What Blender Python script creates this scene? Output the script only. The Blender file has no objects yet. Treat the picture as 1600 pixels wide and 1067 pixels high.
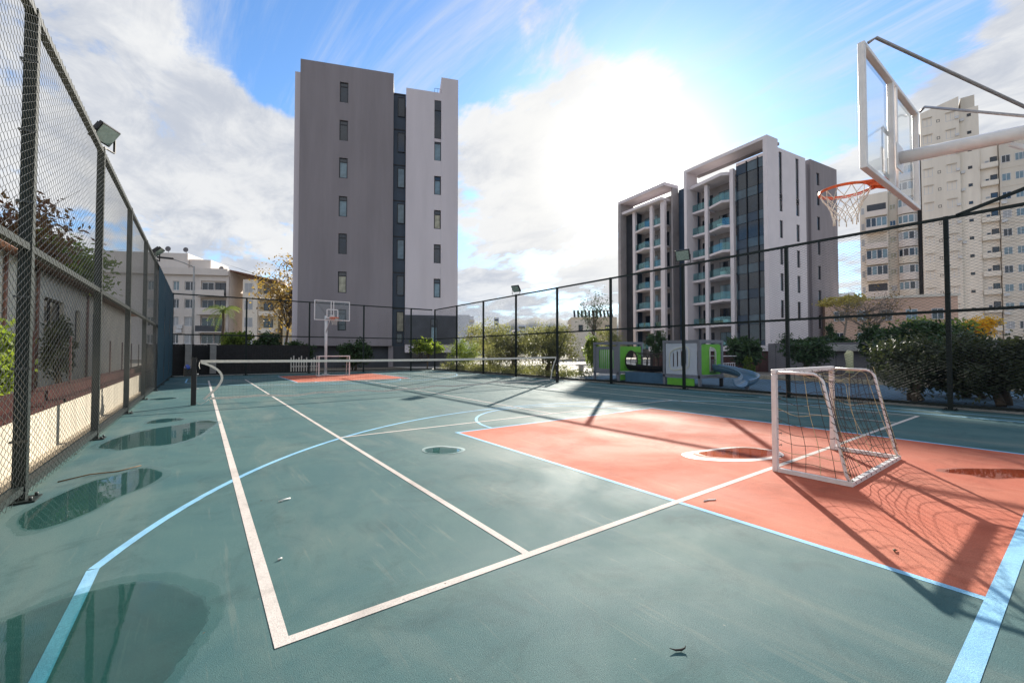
import bpy, math, random
import numpy as np
from mathutils import Vector, Matrix, Quaternion
R = math.radians
random.seed(7)
rng = np.random.default_rng(11)
sc = bpy.context.scene
COL = sc.collection

# ------------------------------------------------------------------ camera, sky, sun, exposure
cam_d = bpy.data.cameras.new('camera')
cam = bpy.data.objects.new('camera', cam_d); COL.objects.link(cam)
cam_d.sensor_width = 36.0; cam_d.lens = 667 / 1600 * 36.0
cam_d.clip_start = 0.02; cam_d.clip_end = 6000
cam.location = (0, 0, 1.24)
cam.rotation_euler = (R(90 + 1.417), 0, R(-36.1))
sc.camera = cam
SUN_AZ, SUN_EL = 51.5, 22.8
def skydir(az, el):
    return Vector((math.sin(R(az)) * math.cos(R(el)), math.cos(R(az)) * math.cos(R(el)), math.sin(R(el))))
SUN_DIR = skydir(SUN_AZ, SUN_EL)
sc.view_settings.view_transform = 'Standard'
sc.view_settings.look = 'None'
sc.view_settings.gamma = 1.0
sc.view_settings.use_curve_mapping = False
sc.view_settings.exposure = 1.08

world = bpy.data.worlds.new('World'); sc.world = world
world.use_nodes = True
wt = world.node_tree; wt.nodes.clear()
def N(t, typ, **kw):
    n = t.nodes.new(typ)
    for k, v in kw.items():
        if k.startswith('_'): setattr(n, k[1:], v)
        else:
            key = int(k[1:]) if k[0] == 'i' and k[1:].isdigit() else k.replace('__', ' ')
            n.inputs[key].default_value = v
    return n
def math_(t, op, a, b=None, clamp=False):
    n = t.nodes.new('ShaderNodeMath'); n.operation = op; n.use_clamp = clamp
    for i, v in enumerate((a, b)):
        if v is None: continue
        if isinstance(v, (int, float)): n.inputs[i].default_value = v
        else: t.links.new(v, n.inputs[i])
    return n.outputs[0]
def maprange(t, v, a, b, c=0.0, d=1.0, smooth=True):
    n = t.nodes.new('ShaderNodeMapRange'); n.interpolation_type = 'SMOOTHSTEP' if smooth else 'LINEAR'
    t.links.new(v, n.inputs[0])
    for i, x in zip((1, 2, 3, 4), (a, b, c, d)): n.inputs[i].default_value = x
    return n.outputs[0]
def mixc(t, f, a, b, mode='MIX'):
    n = t.nodes.new('ShaderNodeMix'); n.data_type = 'RGBA'; n.blend_type = mode
    for sock, v in ((n.inputs[0], f), (n.inputs[6], a), (n.inputs[7], b)):
        if isinstance(v, (int, float)): sock.default_value = v
        elif isinstance(v, (tuple, list)): sock.default_value = tuple(v) + ((1,) if len(v) == 3 else ())
        else: t.links.new(v, sock)
    return n.outputs[2]
def build_sky():
    t = wt
    out = N(t, 'ShaderNodeOutputWorld'); bg = N(t, 'ShaderNodeBackground')
    sky = N(t, 'ShaderNodeTexSky'); sky.sky_type = 'NISHITA'; sky.sun_disc = False
    sky.sun_elevation = R(SUN_EL); sky.sun_rotation = R(SUN_AZ); sky.air_density = 1.0; sky.dust_density = 0.35; sky.ozone_density = 2.2
    tc = N(t, 'ShaderNodeTexCoord')
    d = tc.outputs['Generated']
    sep = N(t, 'ShaderNodeSeparateXYZ'); t.links.new(d, sep.inputs[0])
    zz = math_(t, 'ADD', math_(t, 'MAXIMUM', sep.outputs[2], 0.0), 0.16)
    px = math_(t, 'DIVIDE', sep.outputs[0], zz); py = math_(t, 'DIVIDE', sep.outputs[1], zz)
    cmb = N(t, 'ShaderNodeCombineXYZ'); t.links.new(px, cmb.inputs[0]); t.links.new(py, cmb.inputs[1])
    def noise(scale, detail, rough, dist, off=(0, 0, 0), stretch=(1, 1, 1), rot=0):
        m = N(t, 'ShaderNodeMapping'); m.inputs['Location'].default_value = off; m.inputs['Scale'].default_value = stretch; m.inputs['Rotation'].default_value = (0, 0, rot)
        t.links.new(cmb.outputs[0], m.inputs[0])
        n = N(t, 'ShaderNodeTexNoise', Scale=scale, Detail=detail, Roughness=rough, Distortion=dist)
        t.links.new(m.outputs[0], n.inputs['Vector']); return n.outputs['Fac']
    n1 = noise(1.5, 12, .6, .25, (3.1, 1.7, 0))
    n2 = noise(3.0, 10, .62, .5, (7.3, -2.2, 0), (1, .45, 1), R(35))
    n3 = noise(2.2, 9, .6, .3, (-4.1, 5.2, 0), (1, .7, 1), R(-25))
    n4 = noise(6.5, 8, .65, .6, (1.2, 8.8, 0), (1, .6, 1), R(50))
    base = math_(t, 'ADD', math_(t, 'MULTIPLY', n1, .50), math_(t, 'MULTIPLY', n2, .34))
    base = math_(t, 'ADD', base, math_(t, 'MULTIPLY', n4, .16))
    base = math_(t, 'ADD', math_(t, 'MULTIPLY', math_(t, 'SUBTRACT', base, .5), 3.3), .5)
    HOLES = [(6.5, 33.6, 7, 1.1), (5.5, 37.5, 7, 1), (14.4, 35.9, 10, 1.2), (22.4, 38.2, 9, 1.0), (27.4, 34.1, 7, 0.7), (65.2, 33.2, 8, 1.1), (71.8, 31.3, 10, 1.2), (69.3, 27.0, 6, 0.7), (78.6, 29.9, 7, 0.7), (74.7, 8.0, 5, 0.5), (40.4, 10.2, 2.2, 0.7), (29.2, 18.3, 4, 0.4), (74.7, 37.1, 12, 1), (49.8, 37.7, 3.5, 0.5), (18.0, 47, 16, .8), (66, 50, 16, .8)]
    CLOUDS = [(-8.6, 24.4, 14, 0.8), (0.1, 17.0, 10, 0.7), (13.0, 33.1, 3.2, 1.0), (16.0, 32.5, 3, 0.9), (23.6, 32.6, 3, 0.8), (27.4, 32.3, 3, 0.6), (43.1, 36.6, 5, 0.7), (47.3, 30.8, 6, 0.9), (57.0, 32.6, 4, 0.5), (49.7, 24.5, 11, 1.0), (36.1, 20.7, 8, 0.6), (80.8, 22.3, 7, 0.7), (85.3, 24.6, 6, 0.9), (76.0, 22.2, 6, 0.9), (68.0, 24.0, 4, .7), (62.5, 27.5, 4, .5), (6.0, 20.0, 8, .6), (34.4, 28.0, 5, 1.0), (37.8, 23.0, 6, .9), (32.6, 19.0, 5, .6), (-1.3, 29.0, 5, 1.0), (2.9, 27.5, 4, .9), (6.8, 25, 3, .5), (70.5, 24.2, 4, .9), (66.1, 21.8, 4, .7), (12, 31.8, 2.6, .9), (51.5, 35.2, 3, .6), (59.2, 34.0, 3.5, .6), (44.6, 5.9, 12, 0.5), (32.6, 37.9, 2.5, 0.5)]
    def dotc(az, el):
        v = N(t, 'ShaderNodeVectorMath', _operation='DOT_PRODUCT'); t.links.new(d, v.inputs[0]); v.inputs[1].default_value = skydir(az, el)
        return v.outputs['Value']
    acc = base
    for L, s in ((HOLES, -.30), (CLOUDS, .14)):
        for az, el, r, w in L:
            acc = math_(t, 'ADD', acc, maprange(t, dotc(az, el), math.cos(R(r * 1.35)), math.cos(R(r * .25)), 0, w * s))
    acc = math_(t, 'ADD', acc, .15)
    mask = maprange(t, acc, .44, .70)
    # cloud brightness: billows lit from the sun side, greyer hearts
    dens = maprange(t, acc, .6, 1.0)
    shade = maprange(t, math_(t, 'ADD', math_(t, 'MULTIPLY', n3, .6), math_(t, 'MULTIPLY', n4, .4)), .38, .60)
    sund = dotc(SUN_AZ, SUN_EL)
    near = maprange(t, sund, .92, .995, 0, 1)
    cl = mixc(t, shade, (.275, .295, .335), (.43, .435, .44))
    cl = mixc(t, math_(t, 'MULTIPLY', dens, .14), cl, (.25, .265, .30))
    cl = mixc(t, math_(t, 'MULTIPLY', near, .7), cl, (.45, .445, .43))
    skc = N(t, 'ShaderNodeVectorMath', _operation='SCALE'); t.links.new(sky.outputs[0], skc.inputs[0]); skc.inputs['Scale'].default_value = .082
    blue = mixc(t, 1.0, skc.outputs[0], (.80, 1.08, 1.34), 'MULTIPLY')
    n5 = noise(2.4, 12, .68, 1.1, (5.5, -7.1, 0), (1, .22, 1), R(-40))
    cir = math_(t, 'MULTIPLY', maprange(t, n5, .42, .72), .7)
    blue = mixc(t, cir, blue, (.37, .385, .41))
    col = mixc(t, mask, blue, cl)
    # glare of the sun through thin cloud
    for lo, p, k in ((.90, 2.6, .05), (.975, 2.0, .20), (.992, 1.6, 2.5)):
        g = math_(t, 'POWER', maprange(t, sund, lo, 1.0, 0, 1, False), p)
        g = math_(t, 'MULTIPLY', g, k)
        gc = N(t, 'ShaderNodeVectorMath', _operation='SCALE'); gc.inputs[0].default_value = (1, .97, .9); t.links.new(g, gc.inputs['Scale'])
        col = mixc(t, 1.0, col, gc.outputs[0], 'ADD')
    # pale band at the horizon
    hz = maprange(t, sep.outputs[2], 0, .22, .55, 0)
    col = mixc(t, hz, col, (.36, .40, .46))
    t.links.new(col, bg.inputs[0]); bg.inputs[1].default_value = 1.0
    t.links.new(bg.outputs[0], out.inputs[0])
build_sky()
world.cycles.sampling_method = 'MANUAL'; world.cycles.sample_map_resolution = 1024

sl = bpy.data.lights.new('sun', 'SUN'); sl.energy = 5.0; sl.angle = R(.53); sl.color = (1, .93, .82)
so = bpy.data.objects.new('sun', sl); COL.objects.link(so)
so.rotation_euler = SUN_DIR.to_track_quat('Z', 'Y').to_euler(); so.location = (30, 30, 40)
sc.cycles.max_bounces = 8; sc.cycles.transparent_max_bounces = 24
sc.cycles.caustics_reflective = False; sc.cycles.caustics_refractive = False

# ------------------------------------------------------------------ materials
def newmat(name):
    m = bpy.data.materials.new(name); m.use_nodes = True; t = m.node_tree
    return m, t, t.nodes['Principled BSDF']
def mat(name, col, rough=.6, var=.12, scale=6.0, bump=0.0, bscale=None, metal=0.0, spec=.5, streak=False, detail=6):
    m, t, p = newmat(name)
    tc = N(t, 'ShaderNodeTexCoord')
    src = tc.outputs['Object']
    if streak:
        mp = N(t, 'ShaderNodeMapping'); mp.inputs['Scale'].default_value = (1, 1, .12); t.links.new(src, mp.inputs[0]); src = mp.outputs[0]
    n = N(t, 'ShaderNodeTexNoise', Scale=scale, Detail=detail, Roughness=.6); t.links.new(src, n.inputs['Vector'])
    f = maprange(t, n.outputs['Fac'], .3, .7)
    c = mixc(t, f, tuple(x * (1 - var) for x in col), tuple(min(1, x * (1 + var)) for x in col))
    t.links.new(c, p.inputs['Base Color'])
    p.inputs['Roughness'].default_value = rough; p.inputs['Metallic'].default_value = metal; p.inputs['Specular IOR Level'].default_value = spec
    if bump:
        n2 = N(t, 'ShaderNodeTexNoise', Scale=bscale or scale * 8, Detail=4); t.links.new(tc.outputs['Object'], n2.inputs['Vector'])
        b = N(t, 'ShaderNodeBump', Strength=bump, Distance=.02); t.links.new(n2.outputs['Fac'], b.inputs['Height']); t.links.new(b.outputs[0], p.inputs['Normal'])
    return m
def court_mat(name, a, b, rough=.5, streakc=None):
    m, t, p = newmat(name)
    g = N(t, 'ShaderNodeNewGeometry'); pos = g.outputs['Position']
    def nz(scale, detail, rough_=.6, dist=0, mp=None):
        s = pos
        if mp:
            q = N(t, 'ShaderNodeMapping'); q.inputs['Scale'].default_value = mp[0]; q.inputs['Rotation'].default_value = (0, 0, mp[1]); t.links.new(pos, q.inputs[0]); s = q.outputs[0]
        n = N(t, 'ShaderNodeTexNoise', Scale=scale, Detail=detail, Roughness=rough_, Distortion=dist); t.links.new(s, n.inputs['Vector']); return n.outputs['Fac']
    big = maprange(t, nz(.45, 7, .68, .6), .38, .62)
    c = mixc(t, big, a, b)
    st = maprange(t, nz(1.1, 7, .62, .8, ((1, .28, 1), R(35))), .45, .75)
    dust = streakc or tuple(min(1, x * 1.5 + .03) for x in b)
    c = mixc(t, math_(t, 'MULTIPLY', st, .42), c, dust)
    st2 = maprange(t, nz(6, 8, .7, .4, ((1, .12, 1), R(-62))), .62, .78)
    c = mixc(t, math_(t, 'MULTIPLY', st2, .5), c, dust)
    fine = maprange(t, nz(140, 5, .8), .3, .7, .78, 1.2)
    c = mixc(t, 1.0, c, fine, 'MULTIPLY')
    for k_, (sc_, ro_, lo_) in enumerate(((9, 20, .60), (14, 75, .61), (8, -50, .60), (22, 5, .62))):
        sc2 = maprange(t, nz(sc_, 5, .75, .15, ((1, .045, 1), R(ro_))), lo_, lo_ + .05)
        gate = maprange(t, nz(.7 + k_ * .25, 3, .5, 0), .42, .6)
        c = mixc(t, math_(t, 'MULTIPLY', math_(t, 'MULTIPLY', sc2, gate), .26), c, dust)
    dk = maprange(t, nz(1.6, 10, .74, 1.2), .48, .68)
    c = mixc(t, math_(t, 'MULTIPLY', dk, .42), c, tuple(x * .5 for x in a))
    gr = maprange(t, nz(420, 2, .6), .62, .72); c = mixc(t, math_(t, 'MULTIPLY', gr, .35), c, dust)
    sp = maprange(t, nz(26, 2, .5), .76, .8)
    c = mixc(t, math_(t, 'MULTIPLY', sp, .35), c, (.4, .38, .32))
    t.links.new(c, p.inputs['Base Color'])
    r = maprange(t, nz(.8, 6, .6, .5), .3, .7, rough + .16, rough + .3)
    t.links.new(r, p.inputs['Roughness']); p.inputs['Specular IOR Level'].default_value = .16
    bm = N(t, 'ShaderNodeBump', Strength=.6, Distance=.005); t.links.new(nz(220, 3, .7), bm.inputs['Height']); t.links.new(bm.outputs[0], p.inputs['Normal'])
    return m
def wear(m, under, lo=.60):
    # paint worn through to the court in ragged specks
    t = m.node_tree; p = t.nodes['Principled BSDF']; src = p.inputs['Base Color'].links[0].from_socket
    g = N(t, 'ShaderNodeNewGeometry'); n1 = N(t, 'ShaderNodeTexNoise', Scale=34, Detail=9, Roughness=.8); n2 = N(t, 'ShaderNodeTexNoise', Scale=1.7, Detail=3)
    t.links.new(g.outputs['Position'], n1.inputs['Vector']); t.links.new(g.outputs['Position'], n2.inputs['Vector'])
    f = math_(t, 'MULTIPLY', maprange(t, n1.outputs['Fac'], lo, lo + .07), maprange(t, n2.outputs['Fac'], .38, .62, .15, .9))
    t.links.new(mixc(t, f, src, under), p.inputs['Base Color'])
def leafmat(name, a, b, trans=.35, nscale=2.0):
    m, t, p = newmat(name); out = t.nodes['Material Output']
    tc = N(t, 'ShaderNodeTexCoord')
    n = N(t, 'ShaderNodeTexNoise', Scale=nscale, Detail=8, Roughness=.75); t.links.new(tc.outputs['Object'], n.inputs['Vector'])
    c = mixc(t, maprange(t, n.outputs['Fac'], .35, .65), a, b)
    t.links.new(c, p.inputs['Base Color']); p.inputs['Roughness'].default_value = .5; p.inputs['Specular IOR Level'].default_value = .35
    tr = N(t, 'ShaderNodeBsdfTranslucent'); t.links.new(mixc(t, 1.0, c, (1.5, 1.5, .8), 'MULTIPLY'), tr.inputs[0])
    mx = N(t, 'ShaderNodeMixShader', i0=trans); t.links.new(p.outputs[0], mx.inputs[1]); t.links.new(tr.outputs[0], mx.inputs[2]); t.links.new(mx.outputs[0], out.inputs[0])
    return m
def glass(name, tint=(.75, .85, .85), dark=.0, rough=.03):
    # thin pane: tinted see-through with a mirror reflection by angle
    m, t, p = newmat(name); out = t.nodes['Material Output']; t.nodes.remove(p)
    tr = N(t, 'ShaderNodeBsdfTransparent'); tr.inputs[0].default_value = tint + (1,)
    gl = N(t, 'ShaderNodeBsdfGlossy', Roughness=rough)
    fr = N(t, 'ShaderNodeFresnel', IOR=1.5)
    f = math_(t, 'ADD', fr.outputs[0], dark, True)
    ge = N(t, 'ShaderNodeNewGeometry'); f = math_(t, 'MULTIPLY', f, math_(t, 'SUBTRACT', 1.0, ge.outputs['Backfacing']))
    mx = N(t, 'ShaderNodeMixShader'); t.links.new(f, mx.inputs[0]); t.links.new(tr.outputs[0], mx.inputs[1]); t.links.new(gl.outputs[0], mx.inputs[2]); t.links.new(mx.outputs[0], out.inputs[0])
    return m
def water(name, tint, gr=.02, ior=1.33):
    m, t, p = newmat(name); out = t.nodes['Material Output']; t.nodes.remove(p)
    tr = N(t, 'ShaderNodeBsdfTransparent'); tr.inputs[0].default_value = tint + (1,)
    gl = N(t, 'ShaderNodeBsdfGlossy', Roughness=gr); gl.inputs[0].default_value = (.95, .97, 1, 1)
    g = N(t, 'ShaderNodeNewGeometry')
    n = N(t, 'ShaderNodeTexNoise', Scale=5, Detail=3); t.links.new(g.outputs['Position'], n.inputs['Vector'])
    b = N(t, 'ShaderNodeBump', Strength=.05, Distance=.01); t.links.new(n.outputs['Fac'], b.inputs['Height'])
    t.links.new(b.outputs[0], gl.inputs['Normal'])
    fr = N(t, 'ShaderNodeFresnel', IOR=ior); ff = math_(t, 'MULTIPLY', fr.outputs[0], math_(t, 'SUBTRACT', 1.0, g.outputs['Backfacing']))
    mx = N(t, 'ShaderNodeMixShader'); t.links.new(ff, mx.inputs[0]); t.links.new(tr.outputs[0], mx.inputs[1]); t.links.new(gl.outputs[0], mx.inputs[2]); t.links.new(mx.outputs[0], out.inputs[0])
    return m

M = dict(
    court=court_mat('court_green', (.039, .106, .114), (.063, .132, .130), .5, (.19, .21, .18)),
    red=court_mat('court_red', (.43, .103, .056), (.49, .14, .082), .58, (.56, .25, .16)),
    white_line=court_mat('line_white', (.50, .45, .41), (.60, .55, .51), .55, (.66, .62, .58)),
    blue_line=court_mat('line_blue', (.19, .42, .62), (.24, .50, .70), .5, (.33, .55, .68)),
    wet_mark=mat('stain', (.17, .25, .25), .7, .3, 9),
    salt_mark=mat('salt_stain', (.62, .50, .46), .7, .25, 7),
    ground=mat('earth', (.16, .14, .11), .9, .25, .3, .4, 6),
    rubber=mat('rubber', (.06, .13, .19), .8, .55, 22, .3),
    paving=mat('paving', (.42, .40, .36), .8, .12, 1.2, .2),
    concrete=mat('concrete', (.36, .35, .33), .8, .15, 3, .25),
    kerb=mat('kerb_concrete', (.42, .36, .27), .85, .25, 5, .4),
    post=mat('post_paint', (.010, .018, .017), .5, .25, 20, spec=.25),
    wire=mat('galvanised_wire', (.05, .057, .055), .36, .2, 30, metal=.3),
    screen=mat('windscreen_cloth', (.012, .06, .085), .75, .2, 40, .2),
    white_paint=mat('white_paint', (.74, .70, .68), .38, .05, 14, .05),
    white_metal=mat('hoop_paint', (.78, .74, .72), .32, .05, 10),
    grey_metal=mat('grey_metal', (.34, .32, .32), .4, .1, 20, metal=.5),
    orange=mat('rim_orange', (.72, .14, .04), .4, .12, 30),
    cord_white=mat('cord_white', (.72, .66, .58), .8, .1, 60),
    cord_dark=mat('cord_dark', (.045, .035, .025), .8, .4, 12),
    cord_yellow=mat('cord_yellow', (.50, .42, .22), .8, .25, 18),
    tape=mat('net_tape', (.72, .67, .60), .7, .08, 20),
    black=mat('black_paint', (.013, .013, .015), .6, .2, 20),
    blue_plastic=mat('blue_plastic', (.03, .07, .35), .35, .1, 20),
    grey_wall=mat('render_grey', (.265, .235, .245), .8, .10, .7, .1, 30, streak=True),
    light_wall=mat('render_light', (.64, .58, .60), .8, .06, .6, .1, 30, streak=True),
    white_wall=mat('render_white', (.70, .64, .65), .75, .04, .5, .1, 30),
    dark_panel=mat('dark_panel', (.055, .06, .072), .55, .2, .8),
    deep_blue=mat('cladding_blue', (.030, .055, .09), .35, .2, .6),
    brown_wall=mat('cladding_brown', (.30, .275, .275), .7, .1, .8),
    frame=mat('window_frame', (.022, .022, .026), .45, .2, 8),
    frame_white=mat('window_frame_white', (.62, .62, .62), .5, .06, 8),
    win_dark=mat('window_glass_dark', (.012, .022, .035), .06, .3, .8, spec=.8),
    win_pale=mat('window_glass_pale', (.16, .24, .28), .12, .25, 1.2, spec=.7),
    win_shutter=mat('shutter', (.42, .43, .44), .6, .06, 3),
    glass_teal=mat('window_glass_teal', (.05, .09, .12), .1, .2, 1, spec=.7),
    blind=mat('blind', (.42, .40, .30), .6, .3, 2),
    beige=mat('tower_beige', (.78, .71, .61), .85, .10, .5, .1, 8, streak=True),
    beige2=mat('tower_beige_dark', (.66, .60, .51), .85, .08, .25, .1, 8, streak=True),
    cream=mat('cream', (.62, .53, .36), .85, .1, .4, streak=True),
    off_white=mat('off_white', (.66, .60, .55), .85, .07, .3, streak=True),
    peach=mat('peach', (.74, .62, .46), .85, .08, .3),
    pink=mat('salmon', (.60, .40, .30), .85, .1, .3),
    roof=mat('roof_tile', (.22, .11, .08), .8, .3, 5),
    stone=mat('boundary_stone', (.52, .46, .36), .85, .15, 3, .3, streak=True),
    coping=mat('coping_red', (.04, .011, .009), .85, .3, 6, spec=.1),
    house=mat('house_beige', (.86, .78, .62), .85, .1, .8, .2),
    retain=mat('retaining', (.15, .145, .155), .85, .12, .8, .2),
    gate=mat('gate_red', (.05, .012, .010), .5, .3, 3),
    hedge_wall=mat('board_dark', (.012, .012, .013), .7, .4, 4),
    play_grey=mat('play_grey', (.22, .23, .26), .45, .08, 6),
    play_green=mat('play_green', (.18, .54, .05), .4, .1, 4),
    play_white=mat('play_white', (.60, .65, .72), .4, .05, 6),
    play_blue=mat('play_blue', (.08, .17, .26), .3, .12, 4),
    ivory=mat('play_ivory', (.70, .70, .58), .4, .05, 6),
    bark=mat('bark', (.10, .075, .05), .9, .35, 12, .6, streak=True),
    bark_grey=mat('bark_grey', (.20, .17, .14), .9, .3, 12, .6),
    olive=leafmat('olive_leaf', (.030, .044, .022), (.085, .10, .05), .25),
    darkleaf=leafmat('dark_leaf', (.020, .045, .018), (.05, .10, .03), .25),
    brightleaf=leafmat('bright_leaf', (.10, .16, .03), (.22, .27, .06), .5),
    yellowleaf=leafmat('yellow_leaf', (.62, .36, .03), (.75, .52, .06), .45),
    lightolive=leafmat('light_olive_leaf', (.075, .085, .045), (.19, .19, .10), .4),
    hazyleaf=leafmat('hazy_leaf', (.15, .17, .08), (.30, .29, .16), .45),
    paleyellow=leafmat('pale_yellow_leaf', (.34, .30, .12), (.5, .42, .16), .5),
    autumn=leafmat('autumn_leaf', (.16, .10, .06), (.40, .27, .08), .4, .8),
    redleaf=leafmat('red_leaf', (.12, .04, .03), (.20, .12, .05), .4, 1.2),
    dark_leaf=mat('dry_dark_leaf', (.02, .015, .012), .8, .3, 40),
    litter=mat('litter', (.12, .07, .03), .8, .4, 30),
    paper=mat('paper', (.75, .73, .68), .7, .05, 30),
    hill=mat('hill', (.25, .26, .25), .95, .2, .02, detail=10),  # distance haze put into the hill's base colour
    far_wall=mat('far_wall', (.66, .70, .76), .9, .06, .2),  # far walls kept pale: haze painted into their base colour
    pane=glass('backboard_pane', (.93, .95, .95), .02, .06),
    rail_glass=glass('rail_glass', (.66, .86, .88), .22),
    lamp_glass=mat('lamp_glass', (.30, .36, .31), .15, .15, 20, spec=.8),
    water=water('water', (.50, .70, .67)),
    damp=water('damp', (.84, .90, .895), .3, 1.06),
    water_red=water('water_red', (.80, .50, .40)),
    wrap=mat('plant_wrap', (.55, .52, .30), .6, .2, 30),
    solar=mat('solar', (.02, .025, .04), .25, .2, 4),
    gold=mat('chevron', (.5, .3, .08), .5, .1, 3),
)

wear(M['white_line'], (.10, .16, .16), .58); wear(M['blue_line'], (.08, .16, .19), .60)

# ------------------------------------------------------------------ helpers
class MB:
    def __init__(s): s.v = []; s.f = []; s.smooth = []
    def add(s, vs, fs, sm=False):
        o = len(s.v); s.v += [tuple(v) for v in vs]; s.f += [tuple(i + o for i in f) for f in fs]; s.smooth += [sm] * len(fs); return s
    def box(s, x0, x1, y0, y1, z0, z1):
        vs = [(x, y, z) for x in (x0, x1) for y in (y0, y1) for z in (z0, z1)]
        return s.add(vs, [(0, 1, 3, 2), (4, 6, 7, 5), (0, 4, 5, 1), (2, 3, 7, 6), (0, 2, 6, 4), (1, 5, 7, 3)])
    def bar(s, a, b, w, h=None, up=(0, 0, 1)):
        # rectangular bar from a to b
        h = h or w; a = Vector(a); b = Vector(b); d = (b - a).normalized(); up = Vector(up)
        if abs(d.dot(up)) > .98: up = Vector((0, 1, 0))
        sx = d.cross(up).normalized() * w / 2; sz = sx.cross(d).normalized() * h / 2
        vs = [a - sx - sz, a + sx - sz, a + sx + sz, a - sx + sz, b - sx - sz, b + sx - sz, b + sx + sz, b - sx + sz]
        return s.add(vs, [(3, 2, 1, 0), (4, 5, 6, 7), (0, 1, 5, 4), (1, 2, 6, 5), (2, 3, 7, 6), (3, 0, 4, 7)])
    def tube(s, pts, r, n=6, cap=True, close=False):
        pts = [Vector(p) for p in pts]; k = len(pts)
        rs = r if isinstance(r, (list, tuple)) else [r] * k
        o = []; prev = None
        for i, p in enumerate(pts):
            if close: d = pts[(i + 1) % k] - pts[i - 1]
            else: d = pts[min(i + 1, k - 1)] - pts[max(i - 1, 0)]
            d = d.normalized() if d.length > 1e-9 else Vector((0, 0, 1))
            if prev is None:
                u = Vector((0, 0, 1)) if abs(d.z) < .9 else Vector((1, 0, 0))
                u = (u - d * u.dot(d)).normalized()
            else:
                u = (prev - d * prev.dot(d)); u = u.normalized() if u.length > 1e-6 else d.orthogonal().normalized()
            prev = u; w = d.cross(u)
            o += [p + (u * math.cos(2 * math.pi * j / n) + w * math.sin(2 * math.pi * j / n)) * rs[i] for j in range(n)]
        fs = [(i * n + j, i * n + (j + 1) % n, ((i + 1) % k) * n + (j + 1) % n, ((i + 1) % k) * n + j) for i in range(k if close else k - 1) for j in range(n)]
        s.add(o, fs, n >= 5)
        if cap and not close and n > 3:
            L = len(s.v) - len(o); s.f += [tuple(L + j for j in reversed(range(n))), tuple(L + (k - 1) * n + j for j in range(n))]; s.smooth += [False] * 2
        return s
    def prism(s, poly, z0, z1):
        n = len(poly); vs = [(x, y, z0) for x, y in poly] + [(x, y, z1) for x, y in poly]
        return s.add(vs, [tuple(reversed(range(n))), tuple(range(n, 2 * n))] + [(i, (i + 1) % n, (i + 1) % n + n, i + n) for i in range(n)])
    def mesh(s, name, m):
        me = bpy.data.meshes.new(name); me.from_pydata([tuple(v) for v in s.v], [], s.f)
        me.polygons.foreach_set('use_smooth', s.smooth)
        for q in (m if isinstance(m, list) else [m]): me.materials.append(q)
        me.update(); return me
    def build(s, name, m, parent=None, loc=(0, 0, 0), rot=(0, 0, 0)):
        return link(name, s.mesh(name, m), parent, loc, rot)
def link(name, me, parent=None, loc=(0, 0, 0), rot=(0, 0, 0)):
    o = bpy.data.objects.new(name, me); COL.objects.link(o); o.parent = parent; o.location = loc; o.rotation_euler = rot; return o
def bevel(o, w=.006, seg=2):
    b = o.modifiers.new('bevel', 'BEVEL'); b.width = w; b.segments = seg; b.limit_method = 'ANGLE'; return o
def thing(name, label, cat, loc=(0, 0, 0), rotz=0, group=None):
    o = bpy.data.objects.new(name, None); COL.objects.link(o); o.location = loc; o.rotation_euler = (0, 0, rotz)
    return tag(o, label, cat, group)
def tag(o, label, cat, group=None, kind=None):
    o['label'] = label; o['category'] = cat
    if group: o['group'] = group
    if kind: o['kind'] = kind
    return o
def struct(o, kind='structure'): o['kind'] = kind; return o
def copy_tree(o, parent=None):
    c = o.copy(); COL.objects.link(c); c.parent = parent
    for ch in list(o.children): copy_tree(ch, c)
    return c
def grid_wall(mb, u0, u1, z0, z1, ops, fn, t=.15):
    """a wall skin with real openings; fn(u, z, depth) gives the point. ops are (ua, ub, za, zb)"""
    us = sorted({u0, u1, *[x for o in ops for x in o[:2]]}); zs = sorted({z0, z1, *[x for o in ops for x in o[2:]]})
    for a, b in zip(us, us[1:]):
        for c, d in zip(zs, zs[1:]):
            mu, mz = (a + b) / 2, (c + d) / 2
            if any(o[0] < mu < o[1] and o[2] < mz < o[3] for o in ops): continue
            mb.add([fn(a, c, 0), fn(b, c, 0), fn(b, d, 0), fn(a, d, 0)], [(0, 1, 2, 3)])
    for a, b, c, d in ops:
        mb.add([fn(a, c, 0), fn(b, c, 0), fn(b, d, 0), fn(a, d, 0), fn(a, c, t), fn(b, c, t), fn(b, d, t), fn(a, d, t)], [(0, 4, 5, 1), (1, 5, 6, 2), (2, 6, 7, 3), (3, 7, 4, 0)])
WIN = {}
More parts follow.
